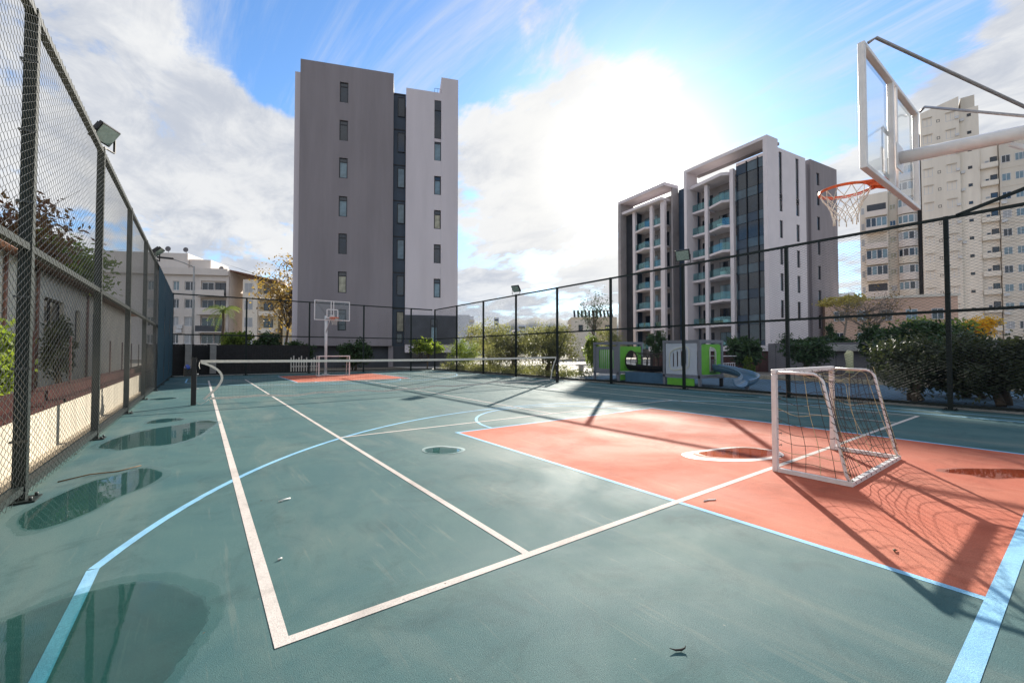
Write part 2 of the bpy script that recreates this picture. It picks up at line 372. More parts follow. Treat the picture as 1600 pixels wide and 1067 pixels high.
def window(parent, loc, rotz, w, h, fm='frame', pm='win_dark', panes=1, transom=0.0, ft=.06, pm2=None, d=.0):
    """window seen from -y, origin at its lower left corner; frame with pane sub-parts"""
    key = (round(w, 2), round(h, 2), fm, panes, round(transom, 2), ft)
    if key not in WIN:
        f = MB(); f.box(0, w, 0, .07, 0, ft); f.box(0, w, 0, .07, h - ft, h); f.box(0, ft, 0, .07, ft, h - ft); f.box(w - ft, w, 0, .07, ft, h - ft)
        zt = h - ft if not transom else h * (1 - transom)
        for i in range(1, panes): x = w * i / panes; f.box(x - ft / 2, x + ft / 2, 0, .069, ft, zt if transom else h - ft)
        if transom: f.box(ft, w - ft, 0, .068, zt - ft / 2, zt + ft / 2)
        pn = MB(); pn.box(ft, w - ft, .03, .05, ft, zt)
        tn = MB(); tn.box(ft, w - ft, .03, .05, zt, h - ft)
        WIN[key] = (f.mesh('window', M[fm]), {}, pn, tn)
    fme, pc, pn, tn = WIN[key]
    o = link('window', fme, parent, loc, (0, 0, rotz))
    if pm not in pc: pc[pm] = pn.mesh('pane', M[pm])
    link('pane', pc[pm], o)
    if transom:
        k2 = ('t', pm2 or 'win_dark')
        if k2 not in pc: pc[k2] = tn.mesh('transom_pane', M[pm2 or 'win_dark'])
        link('transom_pane', pc[k2], o)
    return o
def smooth_noise_poly(cx, cy, rx, ry, rot, n=48, amp=.08, seed=0, power=2.0):
    r_ = random.Random(seed); ph = [r_.uniform(0, 6.28) for _ in range(5)]; out = []
    for i in range(n):
        a = 2 * math.pi * i / n
        k = 1 + amp * sum(math.sin((j + 2) * a + ph[j]) / (j + 1) for j in range(5))
        c, s = math.cos(a), math.sin(a)
        x = math.copysign(abs(c) ** (2 / power), c) * rx * k; y = math.copysign(abs(s) ** (2 / power), s) * ry * k
        out.append((cx + x * math.cos(rot) - y * math.sin(rot), cy + x * math.sin(rot) + y * math.cos(rot)))
    return out

# ------------------------------------------------------------------ ground
g = MB(); rr = [0, 40, 120, 400, 1200, 2500]; n = 48
vs = [(0, 0, -.06)]; fs = []
for k, r in enumerate(rr[1:]):
    for i in range(n):
        a = 2 * math.pi * i / n; vs.append((r * math.cos(a), r * math.sin(a), -.06))
for i in range(n): fs.append((0, 1 + i, 1 + (i + 1) % n))
for k in range(len(rr) - 2):
    for i in range(n): a = 1 + k * n + i; b = 1 + k * n + (i + 1) % n; fs.append((a, a + n, b + n, b))
struct(MB().add(vs, fs).build('ground', M['ground']))
court = struct(MB().box(-1.38, 13.2, -4, 27.25, -.05, 0).build('court_surface', M['court']))
struct(MB().box(13.3, 26, -14, 15.6, -.05, -.012).build('playground_surface', M['rubber']))
struct(MB().box(13.3, 60, 15.6, 46, -.05, -.016).build('paved_ground', M['paving']))
struct(MB().box(13.2, 13.3, -4, 27.25, -.05, .07).build('kerb', M['concrete']))
struct(MB().box(-1.42, 13.3, 27.25, 27.36, -.05, .05).build('kerb', M['concrete']))
struct(MB().box(-1.52, -1.38, -4, 27.25, -.05, .012).build('kerb', M['kerb']))
struct(MB().box(-2.35, -1.52, -4, 40, -.05, -.005).build('path', M['kerb']))

CX, EY, KY = 5.66, .30, 5.84
def sheet(name, x0, x1, y0, y1, z, m, dz=.0): o = MB().add([(x0, y0, z), (x1, y0, z), (x1, y1, z), (x0, y1, z)], [(0, 1, 2, 3)]).build(name, m, court); return o
def arc_line(cx, cy, r, a0, a1, w, z, m, n=64):
    v = []; f = []
    for i in range(n + 1):
        a = R(a0 + (a1 - a0) * i / n)
        for q in (r - w / 2, r + w / 2): v.append((cx + q * math.cos(a), cy + q * math.sin(a), z))
    for i in range(n): f.append((2 * i, 2 * i + 1, 2 * i + 3, 2 * i + 2))
    MB().add(v, f).build('painted_line', m, court)
BL, WL = M['blue_line'], M['white_line']
zk = .0012
YM = 12.55                                                   # the net
def bball(flip):
    Y = (lambda y: y) if not flip else (lambda y: 2 * YM - y)
    def sh(name, x0, x1, y0, y1, z, m): a, b = sorted((Y(y0), Y(y1))); sheet(name, x0, x1, a, b, z, m)
    sh('key_area', 3.22, 8.10, EY + .02, KY, zk, M['red'])
    sh('painted_line', 3.185, 3.235, EY, KY + .02, .0017, BL); sh('painted_line', 8.06, 8.12, EY, KY + .02, .0018, BL)
    sh('painted_line', 3.185, 8.12, KY - .02, KY + .03, .0019, BL)
    sh('painted_line', -1.1, 12.5, EY - .015, EY + .06, .0020, BL)
    sh('painted_line', -.505, -.45, EY, 3.40, .0021, BL); sh('painted_line', 11.76, 11.83, EY, 3.42, .0021, BL)
    s = -1 if flip else 1
    a = 18.2
    arc_line(CX, Y(1.39), 6.46, s * a, s * (180 - a), .055, .0022, BL)
    arc_line(CX, Y(KY), 1.80, 0, s * 180, .05, .0023, BL)
bball(False); bball(True)
sheet('painted_line', 12.45, 12.5, EY, 2 * YM - EY, .0016, BL)
for i, (x0, x1, y0, y1) in enumerate([(.268, .328, 2.055, 22.75), (1.615, 1.665, 2.08, 22.7), (9.85, 9.90, 2.08, 22.7), (11.22, 11.275, 2.055, 22.75),
                                     (.268, 11.275, 2.05, 2.105), (.268, 11.275, 22.69, 22.75), (1.62, 9.9, 6.47, 6.52), (1.62, 9.9, 18.62, 18.67), (5.71, 5.76, 6.5, 18.64)]):
    sheet('painted_line', x0, x1, y0, y1, .0025 + i * .0001, WL)

# puddles and the dry rims round them
PG = 'shallow puddles on the court'
def ragged(poly, amt, seed):
    r_ = random.Random(seed); cx = sum(p[0] for p in poly) / len(poly); cy = sum(p[1] for p in poly) / len(poly); out = []; w = 0
    for x, y in poly:
        w = w * .6 + r_.gauss(0, amt); out.append((cx + (x - cx) * (1 + w), cy + (y - cy) * (1 + w)))
    return out
def puddle(cx, cy, rx, ry, rot, seed, label, amp=.07, rim=None):
    if rim:
        o_ = smooth_noise_poly(cx + rim[2], cy + rim[3], rx + rim[0], ry + rim[1], rot, 64, amp * .8, seed); i_ = smooth_noise_poly(cx + rim[2] * .4, cy + rim[3] * .4, rx + rim[0] * .35, ry + rim[1] * .35, rot, 64, amp, seed)
        MB().add([(x, y, .0038) for x, y in o_ + i_], [(k, (k + 1) % 64, 64 + (k + 1) % 64, 64 + k) for k in range(64)]).build('water_stain', M['wet_mark'] if rim[0] < .1 else M['salt_mark'], court)
    o = MB().add([(x, y, .0055) for x, y in ragged(smooth_noise_poly(cx, cy, rx, ry, rot, 180, amp * 1.5, seed), .006, seed)], [tuple(range(180))]).build('puddle', M['water'])
    MB().add([(x, y, .0046) for x, y in ragged(smooth_noise_poly(cx, cy, rx * 1.07 + .02, ry * 1.07 + .02, rot, 180, amp * 1.8, seed), .008, seed + 50)], [tuple(range(180))]).build('damp_margin', M['damp'], o)
    tag(o, label, 'puddle', PG)
    if 'red' in label: o.data.materials[0] = M['water_red']
    return o
puddle(-.62, 2.42, .68, .62, R(20), 1, 'largest dark puddle at the lower left corner with the blue arc line running under it', .06)
puddle(-.70, 5.22, .30, .78, R(-14), 2, 'long oval puddle beside the second fence post on the left', .08)
puddle(-.38, 8.35, .42, 1.35, R(-22), 3, 'long mirror-like puddle by the left fence and the white sideline', .12)
puddle(-.50, 9.95, .20, .34, R(-30), 4, 'small puddle just beyond the long mirror-like one', .1)
puddle(2.47, 4.88, .17, .20, R(30), 5, 'small round puddle with a pale dry ring in the middle of the green court', .06, (.06, .07, .03, .03))
puddle(5.35, 2.62, .55, .20, R(-24), 6, 'reddish puddle with a white dry rim beside the near goal post', .10, (.16, .10, -.1, .0))
puddle(6.62, .62, .42, .20, R(-32), 7, 'shallow puddle on the red key at the right edge', .10)
puddle(-.78, 14.6, .24, .3, 0, 8, 'tiny dark puddle at the foot of the left fence before the net', .08)
puddle(12.28, 5.85, .16, .42, R(5), 9, 'thin puddle ring near the right fence in the shade', .05)

# ------------------------------------------------------------------ chain link fences
BW, FH = 3.12, 4.17
def mesh_bay(w, h, p=.062, r=.0018):
    nx = int(round(w / p)); nz = int(h / (p * .52)); v = []; f = []
    st = h / nz; px = w / nx
    for i in range(nx):
        o = len(v)
        for j in range(nz + 1):
            sgn = 1 if (i + j) % 2 == 0 else -1
            x = (i + .5) * px + sgn * px * .5; y = sgn * .0022; z = j * st
            v += [(x - r, y - r * .6, z), (x + r, y - r * .6, z), (x, y + r * 1.2, z)]
        for j in range(nz):
            for k in range(3): a = o + j * 3 + k; b = o + j * 3 + (k + 1) % 3; f.append((a, b, b + 3, a + 3))
    me = bpy.data.meshes.new('mesh_panel'); me.from_pydata(v, [], f); me.materials.append(M['wire']); me.update(); return me
BAY = mesh_bay(BW, FH - .12)
POST = bevel(MB().box(-.04, .04, -.04, .04, 0, FH).build('post', M['post']), .008).data
bpy.data.objects.remove(bpy.data.objects['post'])
RAILT = MB().box(-.01, BW - .094, -.03, .03, -.03, .03).mesh('rail', M['post'])
PLATE = MB().box(-.11, .11, -.11, .11, 0, .012).mesh('base_plate', M['post'])
BOLT = MB().tube([(0, 0, 0), (0, 0, .03)], .012, 6).mesh('bolt', M['wire'])
BAYD = mesh_bay(BW, FH - .12, r=.0036); BAYD.materials[0] = M['black']  # right fence wires: backlit darkness put into the colour as black
def fence(label, x, y, rotz, bays, mesh_side=.056, last=True, skip_mesh=(), bay=None):
    t = thing('chain_link_fence', label, 'fence', (x, y, 0), rotz, 'chain link fences around the court')
    for i in range(bays + (1 if last else 0)):
        p = link('post', POST, t, (i * BW, 0, 0))
        link('base_plate', PLATE, p, (0, 0, .002))
        for sx in (-.08, .08): link('bolt', BOLT, p, (sx, -.08, .012)); link('bolt', BOLT, p, (sx, .08, .012))
    for i in range(bays):
        for z in (FH - .035, 2.12, .10): link('rail', RAILT, t, (i * BW + .052, 0, z))
        if i in skip_mesh: continue
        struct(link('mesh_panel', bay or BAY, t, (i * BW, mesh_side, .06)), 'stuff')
        tie = MB()
        for z in (.5, 1.1, 1.7, 2.5, 3.1, 3.7): tie.tube([(-.055, .055, 0 + z), (.055, .058, z)], .005, 4); tie.box(-.054, -.050, -.05, .055, z - .01, z + .01)
        if i < 3: tie.build('tie_wire', M['wire'], t, (i * BW, 0, 0))
    return t
# left fence: local x runs along +Y, mesh on the court side (local -y = +X)
LF = fence('tall mesh fence along the left edge of the court beside the stone wall', -1.2, -.93, R(90), 9, mesh_side=-.056)
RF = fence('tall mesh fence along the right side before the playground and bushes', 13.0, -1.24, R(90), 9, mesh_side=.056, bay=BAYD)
FF = fence('mesh fence across the far end of the court behind the far hoop', 12.9 - 4 * BW - 1.57, 26.98, 0, 4, mesh_side=-.056, last=False)
for z in (FH - .035, 2.12, .10): MB().box(4 * BW + .052, 4 * BW + 1.53, -.035, .035, z - .035, z + .035).build('rail', M['post'], FF)
link('post', POST, FF, (4 * BW, 0, 0))
tm = mesh_bay(1.5, FH - .12); struct(link('mesh_panel', tm, FF, (4 * BW + .03, -.056, .06)), 'stuff')
# dark cloth screens on the far bays of the left fence
for i in (6, 7, 8):
    v = []; f = []
    for a in range(21):
        for b in range(9): v.append((i * BW + .04 + (BW - .08) * a / 20, -.075 - .012 * math.sin(a * 2.1 + b) * math.sin(b * .9), .12 + (FH - .22) * b / 8))
    for a in range(20):
        for b in range(8): q = a * 9 + b; f.append((q, q + 9, q + 10, q + 1))
    MB().add(v, f, True).build('windscreen', M['screen'], LF)
# rising end rail at the near end of the right fence
MB().bar((2.96, 0, FH - .02), (-.4, 0, FH + 1.02), .06, .06).build('sloping_rail', M['post'], RF)
MB().box(-.05, .05, -.05, .05, FH, FH + .95).build('post_extension', M['post'], RF)

FLG = 'floodlights on top of the court fences'
def floodlight(label, x, y, z, rotz, tilt, s=1.0):
    t = thing('floodlight', label, 'floodlight', (x, y, z), rotz, FLG)
    q = Matrix.Rotation(tilt, 3, 'X')
    def tr(mb):
        mb.v = [tuple(q @ (Vector(v) * s) + Vector((0, 0, .26 * s))) for v in mb.v]; return mb
    h = tr(MB().box(-.2, .2, -.03, .035, -.16, .16)); hb = bevel(h.build('housing', M['black'], t), .01)
    fins = MB()
    for i in range(9): fins.box(-.17 + i * .0425 - .004, -.17 + i * .0425 + .004, .035, .07, -.12, .12)
    tr(fins).build('cooling_fins', M['black'], t)
    tr(MB().box(-.175, .175, -.042, -.0305, -.135, .135)).build('lens', M['lamp_glass'], t)
    MB().bar((-.215 * s, 0, .26 * s), (-.215 * s, 0, .03), .012, .03).bar((.215 * s, 0, .26 * s), (.215 * s, 0, .03), .012, .03).bar((-.22 * s, 0, .02), (.22 * s, 0, .02), .03, .012).bar((0, 0, 0), (0, 0, .03), .04).build('bracket', M['black'], t)
    return t
floodlight('floodlight above the second left fence post, tilted over the court', -1.17, 8.43, FH + .01, R(62), R(36), .85)
floodlight('floodlight far down the left fence beside the dark cloth screen', -1.17, 17.79, FH + .01, R(80), R(48), 1.1)
floodlight('floodlight on the right fence before the balcony building', 13.0, 8.12, FH + .01, R(-75), R(25), 1.15)
floodlight('floodlight on the right fence against the open sky', 13.0, 17.48, FH + .01, R(-75), R(38), 1.15)

# ------------------------------------------------------------------ tennis net
net = thing('tennis_net', 'tennis net with white top tape and loose bottom band across the court', 'net', (0, YM - .06, 0), R(3.1))
NX0, NX1, NT = -.12, 11.90, 1.05
for x in (NX0, NX1):
    p = bevel(MB().box(x - .05, x + .05, -.05, .05, 0, 1.09).build('post', M['black'], net), .008)
    MB().box(x - .053, x + .053, -.053, .053, 1.088, 1.11).build('cap', M['black'], p)
    s = 1 if x < 0 else -1
    for z in (.38, .72): MB().tube([(x + s * .05, -.03, z), (x + s * .085, -.03, z)], .012, 8).build('hook', M['white_paint'], p)
w = MB().box(NX0 - .19, NX0 - .05, -.05, .05, .68, .86); bevel(w.build('winch', M['black'], net), .01)
MB().tube([(NX0 - .12, -.06, .77), (NX0 - .12, -.12, .77), (NX0 - .18, -.13, .95)], .009, 6).build('crank', M['wire'], net)
MB().tube([(NX0 - .13, -.08, .84), (NX0 - .13, -.075, .86), (NX0 - .13, -.07, .90), (NX0 - .13, -.07, .95)], [.02, .055, .06, .02], 12).build('winch_cover', M['blue_plastic'], net)
def ribbon(pts, w, th=.004, nrm=(0, -1, 0)):
    mb = MB(); pts = [Vector(p) for p in pts]; v = []; nn = Vector(nrm)
    for i, p in enumerate(pts):
        d = (pts[min(i + 1, len(pts) - 1)] - pts[max(i - 1, 0)]).normalized(); u = d.cross(nn).normalized() * w / 2
        v += [p - u - nn * th / 2, p + u - nn * th / 2, p + u + nn * th / 2, p - u + nn * th / 2]
    f = []
    for i in range(len(pts) - 1):
        for k in range(4): a = i * 4 + k; b = i * 4 + (k + 1) % 4; f.append((a, b, b + 4, a + 4))
    return mb.add(v, f, False)
def ntop(x): return NT - .035 * math.sin(math.pi * (x - NX0) / (NX1 - NX0))
def nbot(x): return .105 + .022 * math.sin(x * 2.3) + .014 * math.sin(x * 5.1 + 1) + .02 * math.sin(x * .9)
LX = .17
ribbon([(x, 0, ntop(x) - .03) for x in np.linspace(NX0 + .12, NX1 - .06, 40)], .065, .012).build('top_tape', M['tape'], net)
ribbon([(x, .02 * math.sin(x * 3), nbot(x)) for x in np.linspace(LX + .03, NX1 - .42, 140)], .05, .005).build('bottom_tape', M['tape'], net)
ribbon([(NX0 + .14 + .40 * math.sin(math.pi * k ** .8) * (1 - .1 * k) + .06 * k, -.01, NT - .06 - (NT - .18) * k) for k in np.linspace(0, 1, 24)], .05, .005).build('side_tape', M['tape'], net)
ribbon([(NX1 - .08 - .30 * k - .05 * math.sin(math.pi * k), -.01, NT - .06 - (NT - .2) * k) for k in np.linspace(0, 1, 12)], .05, .005).build('side_tape', M['tape'], net)
MB().tube([(LX, 0, .12), (.1, -.01, .05), (.02, -.02, .02), (-.02, 0, .02), (-.06, 0, .05)], .006, 5).tube([(LX, 0, .12), (.2, -.03, .07), (.24, -.04, .02), (.18, -.05, .03)], .006, 5).tube([(NX0 + .1, 0, 1.0), (NX0 + .09, -.01, .92), (NX0 + .11, -.01, .84)], .008, 5).build('tie_cord', M['cord_white'], net)
MB().tube([(NX0 + .05, 0, 1.03), (NX0 + .14, 0, 1.02)], .006, 5).tube([(NX1 - .14, 0, 1.02), (NX1 - .05, 0, 1.03)], .006, 5).build('cable', M['wire'], net)
nm = MB()
def leftx(z): k = min(1, max(0, (NT - .06 - z) / (NT - .18))); return NX0 + .14 + .40 * math.sin(math.pi * k ** .8) * (1 - .1 * k) + .06 * k
for x in np.arange(.12, NX1 - .1, .075):
    zb = nbot(x) if LX + .05 < x < NX1 - .4 else .5
    nm.tube([(x, 0, zb), (x, .006, (zb + ntop(x)) / 2), (x, 0, ntop(x) - .05)], .0009, 3)
for z in np.arange(.17, .99, .075):
    nm.tube([(x, .004 * math.sin(x * 4), z + .012 * math.sin(x * 1.7 + z * 3)) for x in np.linspace(leftx(z), NX1 - .1 - .3 * (1 - z), 40)], .0009, 3)
struct(nm.build('netting', M['cord_dark'], net), 'stuff')

# ------------------------------------------------------------------ basketball hoops
def hoop(label, loc, rotz, bw=1.98, bz0=2.90, bz1=4.06, armz=(3.24, 3.08), pole_y=-1.75, pane=True, off=0.0, cx=0.0):
    """board plane at local y=0, ring towards +y, pole behind at -y"""
    t = thing('basketball_hoop', label, 'basketball hoop', loc, rotz, 'basketball hoops at the two ends')
    W = M['white_metal']; h = bw / 2; fw = .040
    bb = MB()
    for x in (-h + fw / 2, h - fw / 2): bb.box(x - fw / 2, x + fw / 2, -.035, .02, bz0, bz1)
    for z in (bz0 + fw / 2, bz1 - fw / 2): bb.box(-h + fw, h - fw, -.035, .02, z - fw / 2, z + fw / 2)
    for x in (-.065, .065): bb.box(x - .02, x + .02, -.035, .018, bz0 + fw, bz1 - fw)
    bo = bevel(bb.build('backboard', W, t), .006)
    if pane:
        MB().box(-h + fw, -.1, .004, .014, bz0 + fw, bz1 - fw).build('pane', M['pane'], bo)
        MB().box(.1, h - fw, .004, .014, bz0 + fw, bz1 - fw).build('pane', M['pane'], bo)
    sq = MB(); a = .295; z0 = 3.05; z1 = 3.50
    for x in (-a + .02, a - .02): sq.box(x - .025, x + .025, .0145, .0185, z0, z1)
    for z in (z0, z1): sq.box(-a + .0451, a - .0451, .0145, .0185, z - .025, z + .025)
    sq.build('target_square', W, bo)
    MB().tube([(0, -.05, armz[0]), (0, pole_y + .05, armz[1])], .062, 20).build('arm', W, t)
    MB().box(-.12, .12, -.062, -.0505, armz[0] - .13, armz[0] + .13).build('mount_plate', W, t)
    MB().tube([(0, pole_y, 0), (0, pole_y, armz[1] + .16)], .075, 20).build('pole', W, t)
    MB().tube([(0, pole_y, .0), (0, pole_y, .02)], .20, 20).build('base_plate', W, t)
    for x in (-h + .04, h - .04): MB().tube([(x, -.05, bz1 - .02), (x * .97, -.10, bz1 + .01), (0, -1.02 if pane else pole_y + .3, (armz[0] + (armz[1] - armz[0]) * 1.02 / -pole_y + .075) if pane else armz[1] + .06)], .014, 8).build('strut', M['grey_metal'] if pane else W, t)
    MB().tube([(0, pole_y + .05, armz[1] - .75), (0, pole_y + .95, armz[1] + .01)], .022, 10).build('brace', W, t)
    # ring
    rc = .41; rr_ = .235; rz = 3.05
    ring = MB().tube([(rr_ * math.cos(a), rc + rr_ * math.sin(a), rz) for a in np.linspace(0, 2 * math.pi, 40, endpoint=False)], .0105, 8, close=True)
    ring.tube([((rr_ + .006) * math.cos(a), rc + (rr_ + .006) * math.sin(a), rz - .018) for a in np.linspace(0, 2 * math.pi, 40, endpoint=False)], .006, 6, close=True)
    ring.box(-.09, .09, .03, rc - rr_ + .03, rz - .014, rz + .012); ring.box(-.10, .10, .0186, .03, rz - .10, rz + .03)
    for s in (-1, 1): ring.add([(s * .09, .03, rz), (s * .09, .03, rz - .09), (s * .075, rc - rr_ + .05, rz - .012)], [(0, 1, 2)]); ring.tube([(s * .095, .03, rz - .01), (s * .19, rc - .14, rz - .008)], .012, 6)
    rg = ring.build('rim', M['orange'], t)
    nt = MB(); K = 12
    def npt(k, lv):
        zz = [0, .085, .14, .195, .25, .305, .36][lv]; rad = [.228, .19, .160, .138, .122, .112, .108][lv]
        a = 2 * math.pi * (k + (.5 if lv % 2 else 0)) / K
        sw = .008 * math.sin(k * 2.3 + lv)
        return (rad * math.cos(a) + sw, rc + rad * math.sin(a) + sw, rz - .02 - zz + .012 * math.sin(k * 1.9 + lv))
    for k in range(K):
        for lv in range(5):
            a = npt(k, lv)
            for dk in ((0, -1) if lv % 2 == 0 else (0, 1)): nt.tube([a, npt(k + dk, lv + 1)], .0038, 5, cap=False)
        nt.tube([npt(k, 5), (npt(k, 5)[0] * 1.02, npt(k, 5)[1], npt(k, 5)[2] - .055)], .006, 5)
        nt.tube([(rr_ * math.cos(2 * math.pi * k / K), rc + rr_ * math.sin(2 * math.pi * k / K), rz + .002), npt(k, 0)], .005, 5)
    nt.build('net', M['cord_white'], rg)
    return t
hoop('near white basketball hoop with clear backboard reaching in from the upper right', (5.80, 1.22, 0), 0)
fh = hoop('far white basketball hoop on a single pole before the grey tower block', (5.66, 24.05, 0), R(180), bw=1.8, pane=True, bz0=2.92, bz1=3.97, armz=(3.1, 3.1), pole_y=-1.4)

# ------------------------------------------------------------------ small goals
def goal(label, loc, rotz, w=1.72, h=1.055, dt=.40, db=.63, detail=True):
    """mouth faces +y at y=0; the frame runs back to -y"""
    t = thing('football_goal', label, 'goal', loc, rotz, 'small football goals')
    P = M['white_paint']; pw, pd = .055, .05
    for x in (0, w): bevel(MB().box(x - pw / 2, x + pw / 2, -pd / 2, pd / 2, 0, h - .05).build('post', P, t), .008)
    bevel(MB().box(-pw / 2, w + pw / 2, -pd / 2, pd / 2, h - .0495, h + .005).build('crossbar', P, t), .008)
    for x in (0, w):
        MB().tube([(x, -.02, h - .025), (x, -dt + .05, h - .03), (x, -dt, h - .05), (x, -dt - .03, h - .10), (x, -db + .03, .10), (x, -db, .03)], .0145, 10).build('stay', P, t)
        MB().box(x - .02, x + .02, -db + .02, -pd / 2 - .001, .002, .042).build('side_base_bar', P, t)
    MB().box(-.02, w + .02, -db - .022, -db + .0195, .002, .043).build('back_base_bar', P, t)
    if not detail:
        nm = MB()
        for i in range(13): x = w * i / 12; nm.tube([(x, -.02, h - .03), (x, -dt, h - .06), (x, -db, .04)], .002, 3)
        for k in range(8): z = .05 + k * .125; y = -db + (db - dt) * z / h; nm.tube([(0, y, z), (w, y, z)], .002, 3)
        struct(nm.build('netting', M['cord_dark'], t), 'stuff'); return t
    # sagging net: back surface from crossbar line over the stays to the ground, both ends
    rv = random.Random(5)
    nu, nv = 15, 13
    def backp(u, v):
        x = u * w
        L1 = dt; L2 = math.hypot(db - dt, h); s = v * (L1 + L2)
        if s < L1: y, z = -s, h - .03
        else: q = (s - L1) / L2; y, z = -dt - (db - dt) * q, (h - .03) * (1 - q) + .03 * q
        sag = math.sin(math.pi * u) * math.sin(math.pi * v)
        edge = .012 * math.sin(u * 9 + v * 13)
        return Vector((x + edge + .02 * math.sin(v * 7 + u * 3) * math.sin(math.pi * u), y + .10 * sag + .012 * math.sin(u * 14 + v * 5), z - .20 * sag * (1 - v * .5) + .01 * math.sin(u * 21)))
    a, b = MB(), MB()
    for i in range(nu + 1):
        (b if i % 5 == 4 or i < 1 else a).tube([backp(i / nu, j / 24) for j in range(25)], .0026, 4)
    for j in range(1, nv + 1):
        (b if j < 4 else a).tube([backp(i / 30, j / nv) for i in range(31)], .0026, 4)
    for x in (0, w):
        def sp(u, v):      # side: u back, v down
            dep = dt + (db - dt) * v
            s_ = math.sin(math.pi * u) * math.sin(math.pi * v)
            return Vector((x + (.05 if x == 0 else -.05) * s_ + .008 * math.sin(9 * v + x), -dep * u - .02 + .02 * s_ * math.sin(6 * v), (h - .03) * (1 - v) + .03 + .014 * math.sin(u * 9 + v * 4) - .05 * s_))
        for i in range(6): (b if (i + (x > 0)) % 3 == 0 else a).tube([sp(i / 5, j / 16) for j in range(17)], .0026, 4)
        for j in range(1, 10): (b if j % 4 == 0 else a).tube([sp(k / 8, j / 10) for k in range(9)], .0026, 4)
        # rope wound round the stay
        path = []
        for k in range(90):
            q = k / 89; yy = -dt - (db - dt) * q; zz = (h - .06) * (1 - q) + .05; an = k * .95
            path.append((x + .019 * math.cos(an), yy + .019 * math.sin(an) * .9, zz))
        a.tube(path, .0035, 4)
    p = []
    for k in range(150): q = k / 149; an = k * .45; p.append((w * q, -db + .024 * math.cos(an), .025 + .024 * math.sin(an)))
    a.tube(p, .003, 4)
    for x0, s in ((0, 1), (w, -1)):
        for z in np.arange(.15, .98, .12): a.tube([(x0 + s * .04, -.02, z), (x0 + s * .05, -.04, z + .01), (x0 + s * .02, -.05, z)], .004, 4)
    struct(a.build('netting', M['cord_dark'], t), 'stuff'); struct(b.build('faded_netting', M['cord_yellow'], t), 'stuff')
    return t
goal('near small white goal with torn dark netting standing on the red key', (4.86, 2.0, 0), R(.5), 1.68)
goal('far small white goal standing under the far basketball hoop', (6.36, 23.3, 0), R(180), 1.5, 1.05, detail=False)

# small litter on the court
def bit(label, x, y, pts, r, m, cat='litter', name='twig'):
    o = MB().tube([(px, py, pz) for px, py, pz in pts], r, 5).build(name, M[m], None, (x, y, .007)); tag(o, label, cat); return o
bit('pale twig lying on the green court inside the left service box', .58, 4.01, [(-.04, 0, 0), (0, .01, .004), (.05, .035, 0)], .006, 'paper')
bit('dark curled leaf lying at the bottom middle of the court', 1.62, 1.05, [(-.030, .022, .006), (-.012, .006, .0), (.010, -.008, .0), (.026, -.014, .004), (.032, -.014, .012)], [.001, .004, .005, .003, .001], 'dark_leaf', 'leaf', 'leaf')
bit('white scrap lying on the red key beside the baseline', 3.45, 1.95, [(-.06, .0, 0), (0, -.01, 0), (.06, -.04, 0)], .005, 'paper', 'litter', 'paper_scrap')
bit('tiny white scrap near the corner of the white lines', .4, 2.9, [(-.01, 0, 0), (.012, .006, 0)], .006, 'paper', 'litter', 'paper_scrap')
bit('brown leaf on the red key in the goal shadow', 3.5, .76, [(-.02, 0, 0), (0, .01, .006), (.03, 0, 0)], [.002, .008, .002], 'litter', 'leaf', 'leaf')
bit('long thin twig beside the left fence puddle', -.78, 5.95, [(-.3, -.10, 0), (-.1, .02, .01), (.1, .05, 0), (.28, .16, .01)], .006, 'litter')
lv = MB()
for i in range(520):
    if i < 360: x, y = -1.30 + random.gauss(0, .05), random.uniform(2, 24)
    elif i < 460: x, y = 13.05 + random.gauss(-.06, .08), random.uniform(0, 20)
    else: x, y = random.uniform(-1, 12), random.uniform(1.2, 14)
    a = random.uniform(0, 6.28); s = random.uniform(.006, .02) * (1 if i < 460 else .6); z = .018
    lv.add([(x - s * math.cos(a), y - s * math.sin(a), z), (x - s * .4 * math.sin(a), y + s * .4 * math.cos(a), z + s * .4), (x + s * math.cos(a), y + s * math.sin(a), z), (x + s * .4 * math.sin(a), y - s * .4 * math.cos(a), z + s * .2)], [(0, 1, 2, 3)])
struct(tag(lv.build('leaf_litter', M['litter']), 'dry leaf crumbs scattered along the foot of the fences', 'leaf litter'), 'stuff')

